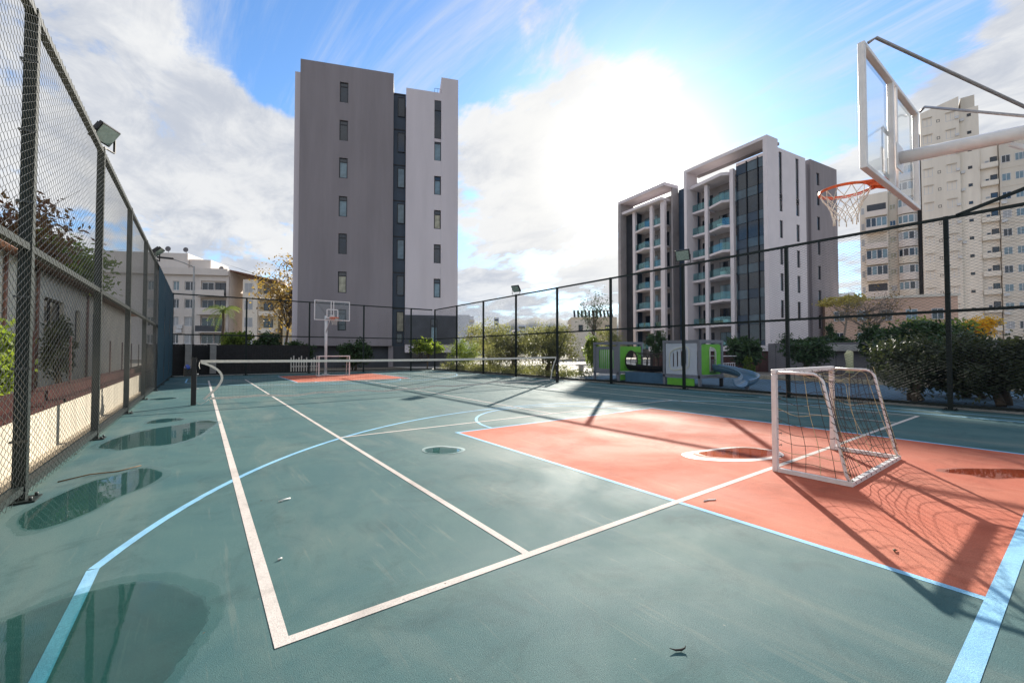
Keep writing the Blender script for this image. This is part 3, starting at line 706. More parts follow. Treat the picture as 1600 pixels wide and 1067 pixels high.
# ------------------------------------------------------------------ plants
def crown_mesh(c, r, n, leaf, clumps, seed, mat_, spread=.34, aspect=.45, hollow=.35, droop=0):
    g = np.random.default_rng(seed)
    u = g.normal(size=(clumps, 3)); u /= np.linalg.norm(u, axis=1)[:, None]
    rad = hollow + (1 - hollow) * g.random(clumps) ** .6
    cc = u * rad[:, None] * (1 - spread * .5)
    cs = spread * (.5 + .8 * g.random(clumps))
    k = g.integers(0, clumps, n)
    p = cc[k] + g.normal(size=(n, 3)) * cs[k][:, None] * .5
    ln = np.linalg.norm(p, axis=1); m = ln > 1.15; p[m] *= (1.15 / ln[m])[:, None]
    P = p * np.array(r) + np.array(c)
    P = P[P[:, 2] > .03]; n = len(P)
    d = g.normal(size=(n, 3)); d[:, 2] -= droop; d /= np.linalg.norm(d, axis=1)[:, None]
    e = np.cross(d, g.normal(size=(n, 3))); e /= np.linalg.norm(e, axis=1)[:, None]
    L = leaf * (.6 + .8 * g.random(n))[:, None]
    V = np.empty((n * 4, 3)); V[0::4] = P - d * L; V[1::4] = P + e * L * aspect; V[2::4] = P + d * L; V[3::4] = P - e * L * aspect
    me = bpy.data.meshes.new('crown'); me.vertices.add(n * 4); me.vertices.foreach_set('co', V.ravel())
    me.loops.add(n * 4); me.loops.foreach_set('vertex_index', np.arange(n * 4, dtype=np.int32))
    me.polygons.add(n); me.polygons.foreach_set('loop_start', np.arange(0, n * 4, 4, dtype=np.int32)); me.polygons.foreach_set('loop_total', np.full(n, 4, dtype=np.int32))
    me.materials.append(mat_); me.update(); me.validate()
    return me, (cc * np.array(r) + np.array(c))
def plant(name, label, cat, x, y, z0, H, r, n, leaf, mname, seed, trunk_r=.05, clumps=26, zc=None, group=None, bark='bark', stems=1, lean=(0, 0), spread=.34, limbs=12, aspect=.45, hollow=.35, twigs=0):
    t = thing(name, label, cat, (x, y, z0), 0, group)
    rz = r[2]; zc = zc if zc is not None else H - rz
    me, cc = crown_mesh((lean[0], lean[1], zc), r, n, leaf, clumps, seed, M[mname], spread, aspect, hollow)
    link('crown', me, t)
    rv = random.Random(seed); tb = MB()
    for s in range(stems):
        a = rv.uniform(0, 6.28); o = (.0 if stems == 1 else trunk_r * 2.5)
        b = Vector((o * math.cos(a), o * math.sin(a), 0)); top = Vector((lean[0] + rv.uniform(-.2, .2) * r[0], lean[1] + rv.uniform(-.2, .2) * r[1], zc - .1 * rz))
        pts = [b.lerp(top, k / 6) + Vector((rv.uniform(-1, 1), rv.uniform(-1, 1), 0)) * trunk_r * .7 * (k > 0) for k in range(7)]
        tb.tube(pts, [trunk_r * (1 - .5 * k / 6) for k in range(7)], 8)
        for i in range(limbs // stems + 1):
            e = Vector(cc[rv.randrange(len(cc))]); st = pts[rv.randrange(3, 7)]
            mid = st.lerp(e, .5) + Vector((rv.uniform(-1, 1), rv.uniform(-1, 1), rv.uniform(0, 1))) * .12 * r[0]
            tb.tube([st, mid, e], [trunk_r * .42, trunk_r * .25, trunk_r * .08], 5)
            for q in range(twigs):
                s0 = mid.lerp(e, rv.random()); e2 = s0 + Vector((rv.gauss(0, 1), rv.gauss(0, 1), rv.gauss(.6, .7))) * r[0] * .35
                tb.tube([s0, s0.lerp(e2, .5) + Vector((rv.gauss(0, 1), rv.gauss(0, 1), 0)) * .04 * r[0], e2], [trunk_r * .12, trunk_r * .08, trunk_r * .03], 4)
    tb.build('trunk', M[bark], t)
    return t
G1 = 'dark olive bushes behind the right fence'
plant('olive_bush', 'dark olive bush immediately left of the thick right fence post', 'bush', 14.75, 2.75, 0, 1.75, (1.0, 1.05, .80), 7000, .05, 'olive', 1, .07, 60, group=G1, stems=4, spread=.3)
plant('olive_bush', 'dark olive bush with a leaning trunk right of the thick right fence post', 'bush', 15.0, 1.35, 0, 1.80, (1.05, 1.0, .85), 7000, .05, 'olive', 2, .09, 60, group=G1, stems=3, lean=(-.1, .35), spread=.3)
plant('olive_bush', 'dark olive bush cut by the right edge of the picture', 'bush', 14.7, .30, 0, 1.95, (1.0, 1.0, .95), 7000, .05, 'olive', 3, .09, 60, group=G1, stems=3, spread=.3)
plant('olive_bush', 'low dark bush behind the two right-hand olive bushes', 'bush', 17.2, 2.0, 0, 1.7, (1.2, 1.5, .8), 7000, .06, 'darkleaf', 4, .08, 50, group=G1, stems=3)
plant('oleander', 'round leafy oleander with pale green edges before the retaining wall', 'bush', 21.6, 7.5, 0, 2.05, (1.05, 1.05, .72), 3200, .11, 'darkleaf', 5, .05, 46, stems=5, spread=.3, aspect=.25)
plant('young_tree', 'slim young tree with a drooping dark crown before the retaining wall', 'tree', 23.6, 5.8, 0, 2.45, (.5, .5, .75), 1800, .07, 'darkleaf', 6, .028, 22)
plant('bare_tree', 'bare tree with fine brown twigs behind the retaining wall', 'tree', 44.0, 10.8, 1.4, 5.2, (2.9, 2.9, 2.0), 500, .09, 'autumn', 7, .09, 60, limbs=44, bark='bark_grey', twigs=6)
plant('autumn_tree', 'low spreading tree with pale yellow leaves before the beige tower', 'tree', 61.0, 17.6, 1.4, 6.6, (2.6, 2.6, .8), 1300, .17, 'paleyellow', 8, .14, 30, limbs=16, bark='bark_grey')
plant('yellow_tree', 'small bright yellow autumn tree right of the thick right fence post', 'tree', 50.0, 5.4, 1.4, 2.7, (1.25, 1.25, .9), 4200, .09, 'yellowleaf', 9, .07, 40)
plant('shrub', 'dark shrub on top of the retaining wall next to the balcony building', 'shrub', 27.6, 10.6, 1.3, .95, (.8, .9, .5), 1800, .08, 'darkleaf', 10, .03, 26, group='shrubs on the retaining wall', stems=3)
plant('shrub', 'low dark shrub on the retaining wall above the round oleander', 'shrub', 27.3, 8.3, 1.3, .8, (.7, 1.1, .42), 1800, .08, 'darkleaf', 11, .03, 26, group='shrubs on the retaining wall', stems=3)
plant('cypress', 'small fresh green cypress rising above the retaining wall', 'tree', 30.5, 9.4, 1.3, 1.7, (.35, .35, .75), 1600, .06, 'darkleaf', 12, .04, 22)
plant('hedge_bush', 'broad dark bush on the wall behind the olive bushes', 'bush', 22.5, 3.9, 0, 2.45, (1.3, 1.6, .75), 4500, .09, 'darkleaf', 13, .08, 46, stems=3)
plant('hedge_bush', 'sparse pale green bush on the terrace behind the thick right fence post', 'bush', 30, 5.0, 1.3, 1.7, (1.5, 1.8, .9), 2600, .09, 'brightleaf', 14, .05, 40, stems=3)
plant('frangipani', 'broad dark green tree between the slide and the balcony building', 'tree', 18.6, 8.85, 0, 1.95, (.78, .78, .62), 3600, .10, 'darkleaf', 15, .06, 40, aspect=.3)
plant('cypress', 'small light green conical shrub beside the slide', 'shrub', 18.0, 8.35, 0, 1.05, (.20, .20, .45), 900, .05, 'brightleaf', 16, .03, 12)
plant('olive_tree', 'big olive tree with dark twin trunks behind the right end of the net', 'tree', 14.8, 16.8, 0, 2.75, (1.6, 1.6, 1.2), 8000, .05, 'lightolive', 17, .085, 80, stems=4, spread=.26, hollow=.15, limbs=26, twigs=1)
plant('olive_tree', 'second olive tree left of the big one along the right fence', 'tree', 15.1, 20.6, 0, 3.0, (1.7, 1.7, 1.35), 7500, .055, 'lightolive', 18, .08, 80, stems=4, spread=.26, hollow=.15, limbs=26, twigs=1)
plant('young_tree', 'slender yellow-green tree left of the playground tower', 'tree', 17.6, 16.6, 0, 2.25, (.42, .42, .95), 2200, .07, 'brightleaf', 19, .03, 26)
plant('young_tree', 'green feathery tree above the green playground panel', 'tree', 24.6, 17.4, 0, 2.75, (.75, .75, .9), 2000, .08, 'darkleaf', 20, .05, 26)
plant('bamboo', 'bright green bamboo-like shrub beyond the far right corner of the fence', 'shrub', 15.2, 26.6, 0, 2.35, (1.3, 1.3, 1.15), 6000, .075, 'brightleaf', 21, .04, 50, stems=7, aspect=.2)
plant('bush', 'loose light green bush between the corner bamboo and the second olive tree', 'bush', 15.6, 23.6, 0, 2.1, (1.3, 1.4, 1.0), 4500, .055, 'hazyleaf', 22, .05, 46, stems=4, aspect=.25)
plant('young_tree', 'pale-leaved young tree with a thin trunk behind the far fence', 'tree', 13.3, 28.7, 0, 2.25, (1.35, 1.0, .62), 2000, .11, 'brightleaf', 23, .05, 26)
plant('bush', 'round dark green bush at the foot of the grey tower block', 'bush', 8.6, 30.2, 0, 2.15, (1.25, 1.0, .95), 3600, .10, 'darkleaf', 24, .06, 40, stems=3)
for i, (x, y, h, rx, m, lb) in enumerate([(3.2, 30.4, 2.45, 1.0, 'darkleaf', 'dark green shrub behind the far fence left of the grey tower block'), (1.7, 30.0, 2.6, .95, 'brightleaf', 'lighter green shrub behind the far fence beside the palm'), (5.2, 30.8, 2.1, 1.0, 'darkleaf', 'dark shrub behind the white pickets at the grey block corner')]):
    plant('shrub', lb, 'shrub', x, y, 0, h, (rx, .8, .75), 2600, .10, m, 30 + i, .05, 30, group='shrubs behind the far fence', stems=3)
plant('autumn_tree', 'tall thin tree with yellow and brown leaves at the left corner of the grey block', 'tree', 7.1, 50.0, 0, 12.2, (3.1, 3.1, 4.6), 2400, .15, 'autumn', 40, .16, 60, limbs=40, twigs=3, hollow=.2, spread=.28)
plant('bush', 'light olive tree crown beyond the paving left of the olive trees', 'tree', 24, 37.0, 0, 4.7, (3.0, 3.0, 2.1), 4200, .11, 'hazyleaf', 41, .12, 50)
plant('olive_tree', 'grey-green tree crown far behind the olive trees', 'tree', 28.0, 33, 0, 4.4, (2.8, 2.8, 2.0), 4200, .10, 'hazyleaf', 42, .12, 50)
plant('olive_tree', 'hazy grey-green tree before the salmon house', 'tree', 31.0, 27.5, 0, 3.4, (2.2, 2.2, 1.5), 3600, .10, 'hazyleaf', 43, .12, 40)
plant('bare_tree', 'thin tree with few dark leaves at the left edge of the balcony building', 'tree', 41.5, 38.5, 0, 10.5, (2.3, 2.3, 4.0), 700, .13, 'darkleaf', 44, .10, 44, limbs=34, twigs=4, hollow=.1)
plant('tree', 'tree with reddish-brown leaves behind the beige house at the left', 'tree', -4.6, 18.5, 0, 6.1, (1.9, 1.9, 1.3), 1800, .10, 'redleaf', 45, .10, 34, limbs=24, twigs=3, hollow=.1)
plant('tree', 'green tree rising over the roof of the beige house', 'tree', -4.9, 25.5, 0, 6.3, (2.2, 2.4, 1.5), 5000, .11, 'brightleaf', 46, .12, 50, limbs=20)
plant('climber', 'narrow leafy shrub against the beige house wall between the windows', 'shrub', -3.2, 17.2, 0, 2.2, (.4, .6, .9), 1300, .07, 'olive', 47, .04, 36, stems=3)
plant('climber', 'green shrub before the beige house at the left edge', 'shrub', -3.0, 11.2, 0, 1.9, (.45, 1.5, .85), 3000, .07, 'brightleaf', 48, .04, 36, stems=3)

g_ = np.random.default_rng(77); n_ = 16000
px_ = 13.5 + 2.6 * g_.random(n_) ** 1.3; py_ = g_.uniform(14.6, 27.2, n_); hh_ = .18 + .42 * np.clip(np.sin(py_ * 1.9) * .5 + np.sin(py_ * 4.3 + px_ * 2) * .35 + .45, 0, 1.2)
P_ = np.stack([px_, py_, .02 + hh_ * g_.random(n_)], 1); d_ = g_.normal(size=(n_, 3)); d_[:, 2] = np.abs(d_[:, 2]) + .3; d_ /= np.linalg.norm(d_, axis=1)[:, None]; e_ = np.cross(d_, g_.normal(size=(n_, 3))); e_ /= np.linalg.norm(e_, axis=1)[:, None]
L_ = .055 * (.5 + g_.random(n_))[:, None]; V_ = np.empty((n_ * 3, 3)); V_[0::3] = P_ - e_ * L_ * .35; V_[1::3] = P_ + e_ * L_ * .35; V_[2::3] = P_ + d_ * L_ * 1.6
me_ = bpy.data.meshes.new('scrub'); me_.from_pydata(V_.tolist(), [], [(3 * i, 3 * i + 1, 3 * i + 2) for i in range(n_)]); me_.materials.append(M['hazyleaf'])
struct(tag(link('scrub', me_), 'low dry scrub growing under the olive trees along the right fence', 'scrub'), 'stuff')
def palm(label, x, y, z, H, s):
    t = thing('palm_tree', label, 'palm tree', (x, y, z))
    MB().tube([(0.04 * math.sin(k), 0, H * k / 10) for k in range(11)], [s * (.13 - .004 * k + .01 * (k % 2)) for k in range(11)], 8).build('trunk', M['bark'], t)
    rv = random.Random(3)
    for i in range(20):
        a = rv.uniform(0, 6.28); el = rv.uniform(-.3, 1.2); L = s * rv.uniform(1.2, 1.7); f = MB(); pts = []
        for k in range(9):
            q = k / 8; pts.append(Vector((math.cos(a) * L * q * math.cos(el * (1 - .3 * q)), math.sin(a) * L * q * math.cos(el * (1 - .3 * q)), H + L * (math.sin(el) * q - .75 * q * q))))
        f.tube(pts, [s * .02 * (1 - .8 * k / 8) for k in range(9)], 4)
        sd = Vector((-math.sin(a), math.cos(a), 0))
        for k in range(1, 9):
            for s_ in (-1, 1):
                for q in (0, .5):
                    p = pts[k - 1].lerp(pts[k], q); e = p + sd * s_ * s * .32 * math.sin(.4 + 2.5 * k / 9) + Vector((0, 0, -s * .2)); d = (pts[k] - pts[k - 1]) * .16
                    f.add([p, p + d, e], [(0, 1, 2)])
        f.build('frond', M['brightleaf'], t)
palm('palm tree with a shaggy head before the white apartment block', 2.1, 60.5, 0, 6.1, 1.5)
bd = thing('planted_stake', 'thin stake with a yellowish plastic wrap standing behind the near goal', 'plant stake', (20.6, 5.75, 0))
MB().bar((0, 0, 0), (0, 0, 1.3), .03).build('stake', M['bark'], bd)
MB().tube([(0, 0, .42), (.01, .0, .8), (0, .02, 1.15), (.03, -.02, 1.28)], [.14, .12, .15, .10], 9).build('wrap', M['wrap'], bd)

# ------------------------------------------------------------------ left boundary wall and house
lw = thing('boundary_wall', 'low cream wall with dark red coping outside the left fence', 'wall', (-1.52, -4, 0))
MB().box(-.28, 0, 0, 46, -.06, .56).build('wall', M['stone'], lw)
for i in range(37):
    MB().box(-.36, .05, i * 1.25 + .01, i * 1.25 + 1.24, .56, .60 + .01 * random.random()).build('coping', M['coping'], lw)
MB().box(-.34, -.10, 0, 46, .60, .735).build('planter_box', M['coping'], lw)
for i in range(24): MB().bar((-.2, .6 + i * 1.9, .73), (-.2, .6 + i * 1.9, 1.5), .025).build('railing_post', M['gate'], lw)
hs = thing('house', 'low beige house with dark windows beyond the left fence', 'house', (-4.0, 0, 0))
ops = [(19.5, 21.9, 1.75, 3.0), (23.6, 24.5, 1.6, 2.9), (12.5, 14.0, 1.7, 3.0), (27, 28.5, 1.7, 3.0), (7, 8.5, 1.7, 3.0)]
wl = MB(); grid_wall(wl, 3, 40, 0, 3.75, ops, lambda u, z, d: (-d, u, z), .12)
wl.box(-6, -.15, 3, 40, 0, 3.75); wl.build('wall', M['house'], hs)
MB().box(-6.2, .35, 2.8, 40.2, 3.75, 3.92).build('roof', M['roof'], hs)
for a, b, c, d in ops: window(hs, (-.11, a, c), R(90), b - a, d - c, 'frame', 'win_dark', 2)
for y in (10, 16, 18.6, 25.6): MB().tube([(.05, y, 0), (.05, y, 3.7)], .04, 8).build('drainpipe', M['roof'], hs)

# ------------------------------------------------------------------ far end: dark boards, pillars, pickets
bw_ = thing('board_fence', 'dark solid board fence beyond the far end of the court', 'fence', (-2.4, 28.6, 0))
for i in range(58):
    x = i * .134
    if x > 7.8: break
    MB().box(x, x + .130, 0, .03, 0, 1.62 + .05 * random.random()).build('board', M['hedge_wall'], bw_)
MB().box(0, 7.7, .20, .24, 0, 1.55).box(0, 7.8, .035, .09, .3, .4).box(0, 7.8, .035, .09, 1.2, 1.3).build('batten', M['hedge_wall'], bw_)
for x, lb in ((-.52, 'left grey pillar before the dark board fence behind the net winch'), (.55, 'right grey pillar before the dark board fence near the street lamp')):
    bevel(tag(MB().box(x - .14, x + .14, 28.2, 28.45, 0, 1.66).build('pillar', M['concrete']), lb, 'pillar', 'grey pillars at the far end'), .01)
pk = thing('picket_fence', 'short row of white pickets at the left foot of the grey block', 'fence', (4.3, 28.1, 0))
for i in range(11):
    h = .92 + .12 * math.sin(i * 2.1); MB().box(i * .14, i * .14 + .06, 0, .02, 0, h).build('picket', M['tape'], pk)
MB().box(0, 1.5, .022, .05, .35, .41).box(0, 1.5, .022, .05, .72, .78).build('rail', M['tape'], pk)
sl_ = thing('street_lamp', 'tall grey street lamp with a single arm behind the far left corner', 'street lamp', (-.4, 32.3, 0))
MB().tube([(0, 0, 0), (0, 0, 6.45)], [.075, .045], 10).build('pole', M['concrete'], sl_)
MB().tube([(0, 0, 6.4), (-.55, 0, 6.62), (-1.0, 0, 6.75)], .025, 8).build('arm', M['concrete'], sl_)
bevel(MB().box(-1.75, -.98, -.1, .1, 6.74, 6.83).build('lamp_head', M['frame'], sl_), .02)

# ------------------------------------------------------------------ grey tower block (A)
A = thing('apartment_tower', 'tall windowless-looking grey and pale tower block left of the sun', 'building', (9.48, 36.42, 0), R(-21.3))
body = MB().box(-3.5, 3.8, .16, 14, 1.75, 25.0); body.build('core', M['grey_wall'], A)
MB().box(-4.0, -3.505, .5, 13, 1.2, 24.25).build('side_wall', M['light_wall'], A)
wo = [(-.5, .16, b, t) for b, t in ((21.95, 23.65), (18.75, 20.45), (15.6, 17.3), (12.4, 14.1), (9.3, 11.0), (6.1, 7.85), (3.0, 4.75))]
wl = MB(); grid_wall(wl, -3.5, 3.8, 1.75, 25.06, wo, lambda u, z, d: (u, d, z), .14)
wl.box(-3.5, 3.8, .001, .4, 25.0, 25.06); wl.add([(3.8, 0, 1.75), (3.8, .16, 1.75), (3.8, .16, 25.06), (3.8, 0, 25.06)], [(0, 1, 2, 3)])
wl.add([(-3.5, 0, 1.75), (-3.5, .16, 1.75), (-3.5, .16, 25.06), (-3.5, 0, 25.06)], [(3, 2, 1, 0)]); wl.add([(-3.5, 0, 1.75), (3.8, 0, 1.75), (3.8, .16, 1.75), (-3.5, .16, 1.75)], [(3, 2, 1, 0)])
wl.build('grey_wall', M['grey_wall'], A)
for i, (a, b, c, d) in enumerate(wo): window(A, (a, .07, c), 0, b - a, d - c, 'frame', ('win_dark', 'win_dark', 'win_pale', 'win_pale', 'win_dark', 'blind', 'win_dark')[i], 1, .2, .07)
MB().box(3.805, 4.84, 1.0, 13, 1.2, 24.0).build('recess_wall', M['deep_blue'], A)
for i in range(7):
    z = 3.0 + i * 3.15; window(A, (4.15, .92, z), 0, .62, 1.75, 'frame', ('blind', 'win_dark', 'win_pale', 'win_pale', 'win_pale', 'win_dark', 'win_dark')[i], 1, .0, .06)
    MB().box(3.81, 4.83, .95, .998, z + 1.95, z + 2.05).build('spandrel', M['frame'], A)
wo = [(7.25, 7.84, b, t) for b, t in ((14.95, 16.6), (11.95, 13.6), (8.95, 10.6), (5.95, 7.6))] + [(7.25, 7.84, 17.95, 23.3)]
wl = MB(); grid_wall(wl, 4.85, 7.845, 4.4, 24.0, wo, lambda u, z, d: (u, d, z), .16); wl.box(4.85, 9.33, .17, 13, 1.3, 23.2); wl.box(4.85, 7.2, 0.001, .4, 23.9, 24.002)
wl.add([(4.85, 0, 4.4), (4.85, 1.0, 4.4), (4.85, 1.0, 24), (4.85, 0, 24)], [(3, 2, 1, 0)])
wl.build('pale_wall', M['light_wall'], A)
MB().box(7.85, 9.33, 0, 4.2, 4.4, 25.4).build('pale_fin_wall', M['light_wall'], A)
MB().box(4.86, 9.33, -.02, .17, 1.2, 1.9).build('pale_band', M['light_wall'], A)
for i, (a, b, c, d) in enumerate(wo[:4]): window(A, (a, .09, c), 0, b - a, d - c, 'frame', ('win_pale', 'blind', 'win_dark', 'win_pale')[i], 1, .22, .08)
window(A, (7.25, .09, 17.95), 0, .59, 1.7, 'frame', 'win_pale', 1, .1, .05, 'win_dark'); window(A, (7.25, .09, 19.95), 0, .59, 2.5, 'frame', 'win_dark', 1, 0, .05)
MB().box(7.25, 7.84, .10, .16, 19.66, 19.94).build('spandrel', M['light_wall'], A); MB().box(7.25, 7.84, .06, .16, 22.46, 23.3).build('spandrel', M['dark_panel'], A)
MB().tube([(7.27, .2, 24.0), (7.27, .2, 24.45), (7.82, .2, 24.45), (7.82, .2, 24.0)], .02, 5).tube([(7.55, .2, 23.3), (7.55, .2, 24.45)], .015, 5).build('roof_railing', M['frame'], A)
MB().box(4.86, 9.2, -.12, .165, 1.905, 4.395).build('dark_cladding', M['dark_panel'], A)
window(A, (7.0, -.17, 2.1), 0, .55, 2.0, 'frame', 'win_pale', 1, .35, .05)
window(A, (4.15, .93, 2.05), 0, .5, .8, 'frame', 'win_dark', 1, 0, .05)
MB().box(-3.4, 9.2, .8, 12, -.05, 1.745).build('ground_floor_wall', M['dark_panel'], A)
MB().box(3.5, 3.9, .3, .8, -.05, 1.74).build('column', M['grey_wall'], A)
window(A, (.2, .70, .3), 0, 1.1, 1.1, 'frame', 'win_dark', 2); window(A, (5.4, .70, .3), 0, 1.4, 1.1, 'frame', 'win_dark', 2)
MB().tube([(-.6, 4, 25.0), (-.6, 4, 25.9)], .02, 5).tube([(5.8, 3, 24), (5.8, 3, 25.3)], .02, 5).build('antenna', M['frame'], A)

# ------------------------------------------------------------------ balcony building (B): local x runs to the right, y away along the balcony front
B = thing('balcony_building', 'eight-storey white and dark building with framed balconies under the sun', 'building', (59.05, 24.78, 0), R(-7.1))
TZ = 29.5; Z0 = .2
core = MB().box(3.6, 17.9, .35, 27.0, Z0, 28.0); core.build('core', M['grey_wall'], B)
W_ = M['white_wall']
MB().box(0, 2.5, 0, 12.9, TZ - .42, TZ).build('portal_beam', W_, B)
MB().box(0, 2.45, 0, .55, Z0, TZ - .421).build('portal_column', W_, B)
MB().box(0, 2.5, 12.42, 12.9, Z0, TZ - .421).build('portal_column', W_, B)
MB().box(2.5, 3.6, .4, 12.9, TZ - .42, TZ - .05).build('roof_slab', M['brown_wall'], B)
FL = [5.25, 8.8, 12.3, 15.85, 19.4, 23.0]
# side facade with slit windows
so_ = []
for x0, x1 in ((2.68, 3.42), (6.7, 7.5)):
    so_.append((x0, x1, 21.6, 27.9))
    for z in FL[:5]: so_.append((x0, x1, z - 1.6 + 2.3 - .2, z - 1.6 + 4.45))
wl = MB(); grid_wall(wl, 2.455, 9.2, 2.6, 28.4, so_, lambda u, z, d: (u, d, z), .2)
wl.add([(9.2, 0, 2.6), (9.2, 2, 2.6), (9.2, 2, 28.4), (9.2, 0, 28.4)], [(0, 1, 2, 3)]); wl.box(2.46, 9.2, .001, .34, 28.3, 28.4)
wl.build('white_wall', W_, B)
for a, b, c, d in so_:
    if d - c > 3:
        for k in range(2): window(B, (a, .12, c + k * (d - c) / 2), 0, b - a, (d - c) / 2 - .02, 'frame', 'win_dark', 1, .15, .06)
    else: window(B, (a, .12, c), 0, b - a, d - c, 'frame', 'win_dark', 1, .2, .06)
MB().box(9.25, 10.5, 1.2, 1.9, Z0, 28.2).build('recess_wall', M['brown_wall'], B)
so2 = [(12.1, 12.9, z - .9 + .2, z + 1.25) for z in FL] + [(12.1, 12.9, 25.2, 27.0)]
wl = MB(); grid_wall(wl, 10.5, 17.9, 1.4, 28.6, so2, lambda u, z, d: (u, d, z), .3); wl.add([(10.5, 0, 1.4), (10.5, 2, 1.4), (10.5, 2, 28.6), (10.5, 0, 28.6)], [(3, 2, 1, 0)])
wl.add([(17.9, 0, 1.4), (17.9, .4, 1.4), (17.9, .4, 28.6), (17.9, 0, 28.6)], [(0, 1, 2, 3)])
wl.build('grey_wall', M['grey_wall'], B)
for a, b, c, d in so2: window(B, (a, .12, c), 0, b - a, d - c, 'frame', 'win_dark', 1, 0, .08)
MB().box(14.2, 16.4, 2, 6, 28.3, 29.4).build('roof_house', M['light_wall'], B); MB().box(4.2, 6.8, 3, 7, 28, 29.3).build('roof_house', W_, B)
MB().box(2.46, 9.2, -.25, .0, 2.3, 2.6).build('band', W_, B)
for x in (3.0, 5.0, 7.2): MB().box(x, x + .12, -.02, .1, Z0, 2.3).build('column', W_, B)
# glazed part behind the portal
for c in range(3):
    y0 = .6 + c * 1.58
    for k in range(8):
        z0 = 1.6 + k * 3.53; z1 = min(z0 + 3.45, 27.6)
        if z0 > 27: continue
        MB().box(1.62, 1.68, y0 + .05, y0 + 1.53, z0 + 1.25, z1).build('glass_panel', M['win_dark'], B)
        MB().box(1.60, 1.68, y0 + .05, y0 + 1.53, z0, z0 + 1.2).build('spandrel_panel', M['glass_teal' if (c + k) % 3 else 'deep_blue'], B)
    MB().box(1.45, 1.70, y0 - .04, y0 + .04, 1.4, 27.8).build('mullion', M['frame'], B)
MB().box(1.72, 3.59, .56, 5.4, Z0, 27.7).build('glazed_core', M['deep_blue'], B)
for y0, y1 in ((5.4, 5.95), (9.5, 10.05)): MB().box(1.0, 1.5, y0, y1, Z0, 27.3 if y0 < 6 else 26.4).build('column', W_, B)
MB().box(3.4, 3.598, 5.95, 12.4, Z0, 28).build('balcony_back_wall', M['brown_wall'], B)
for i, z in enumerate([1.7] + FL):
    P1 = [(3.4, 5.96), (.95, 5.96), (.25, 6.7), (1.25, 9.5), (3.4, 9.5)]
    P2 = [(3.4, 10.06), (1.25, 10.06), (1.25, 12.4), (3.4, 12.4)]
    if i:
        MB().prism([p[::1] for p in P1][::-1], z - .32, z).build('balcony_slab', W_, B); MB().prism(P2[::-1], z - .32, z).build('balcony_slab', W_, B)
    gl = MB()
    gl.bar((.98, 6.0, z + .55), (.33, 6.7, z + .55), .03, 1.05).bar((.33, 6.72, z + .55), (1.28, 9.45, z + .55), .03, 1.05)
    gl.build('glass_railing', M['rail_glass'], B)
    MB().bar((1.32, 10.1, z + .55), (1.32, 12.35, z + .55), .03, 1.05).build('glass_railing', M['rail_glass'], B)
    window(B, (3.36, 9.3, z + .02), R(-90), 3.0, 2.5, 'frame', 'win_dark' if i % 2 else 'win_pale', 3, 0, .06)
    window(B, (3.36, 12.2, z + .02), R(-90), 1.9, 2.5, 'frame', 'win_dark', 2, 0, .06)
    if i % 2: MB().box(1.6, 2.2, 6.6 + i * .2, 7.4 + i * .2, z, z + .75).build('balcony_sofa', M['tape'], B)
MB().prism([(3.4, 5.96), (.7, 5.96), (.0, 6.7), (.75, 12.4), (3.4, 12.4)][::-1], 26.5, 26.95).build('canopy', W_, B)
# recessed dark part between the two portals
MB().box(3.3, 3.59, 12.91, 16.6, Z0, 28.3).build('recess_wall', M['deep_blue'], B)
# left wing
MB().box(0, 3.3, 16.7, 27.6, TZ - .9, TZ - .35).build('portal_beam', M['light_wall'], B)
MB().box(0, 3.3, 26.9, 27.6, Z0, TZ - .901).build('portal_column', M['brown_wall'], B)
MB().box(1.9, 3.3, 16.7, 17.0, Z0, TZ - .901).build('wing_wall', M['brown_wall'], B)
for y0, y1 in ((17.7, 18.6), (20.3, 20.95), (24.4, 25.0)): MB().box(1.1, 1.6, y0, y1, Z0, 27.0).build('column', W_, B)
MB().box(3.4, 3.598, 16.7, 27.2, Z0, 28).build('balcony_back_wall', M['brown_wall'], B)
for i, z in enumerate([1.7] + FL):
    if i:
        MB().prism([(3.4, 20.96), (1.1, 20.96), (.5, 21.6), (1.2, 24.39), (3.4, 24.39)][::-1], z - .32, z).build('balcony_slab', W_, B)
        MB().box(1.3, 3.4, 18.61, 20.29, z - .32, z).build('balcony_slab', W_, B)
    MB().bar((.58, 21.6, z + .55), (1.25, 24.3, z + .55), .03, 1.05).bar((1.1, 21.0, z + .55), (.58, 21.58, z + .55), .03, 1.05).build('glass_railing', M['rail_glass'], B)
    MB().bar((1.4, 18.7, z + .55), (1.4, 20.25, z + .55), .03, 1.05).build('glass_railing', M['rail_glass'], B)
    window(B, (3.36, 24.2, z + .02), R(-90), 3.0, 2.5, 'frame', 'win_dark' if i % 2 else 'win_pale', 3, 0, .06)
    window(B, (3.36, 20.2, z + .02), R(-90), 1.5, 2.5, 'frame', 'win_dark', 1, 0, .06)
MB().box(.3, 3.4, 17.7, 26.9, 26.6, 27.05).build('canopy', W_, B)
for k in range(11): MB().box(1.35, 1.55, 25.1 + k * .165, 25.16 + k * .165, Z0, 26.5).build('slat', M['dark_panel'], B)
MB().box(1.6, 3.4, 25.02, 26.89, Z0, 26.6).build('glazed_core', M['deep_blue'], B)

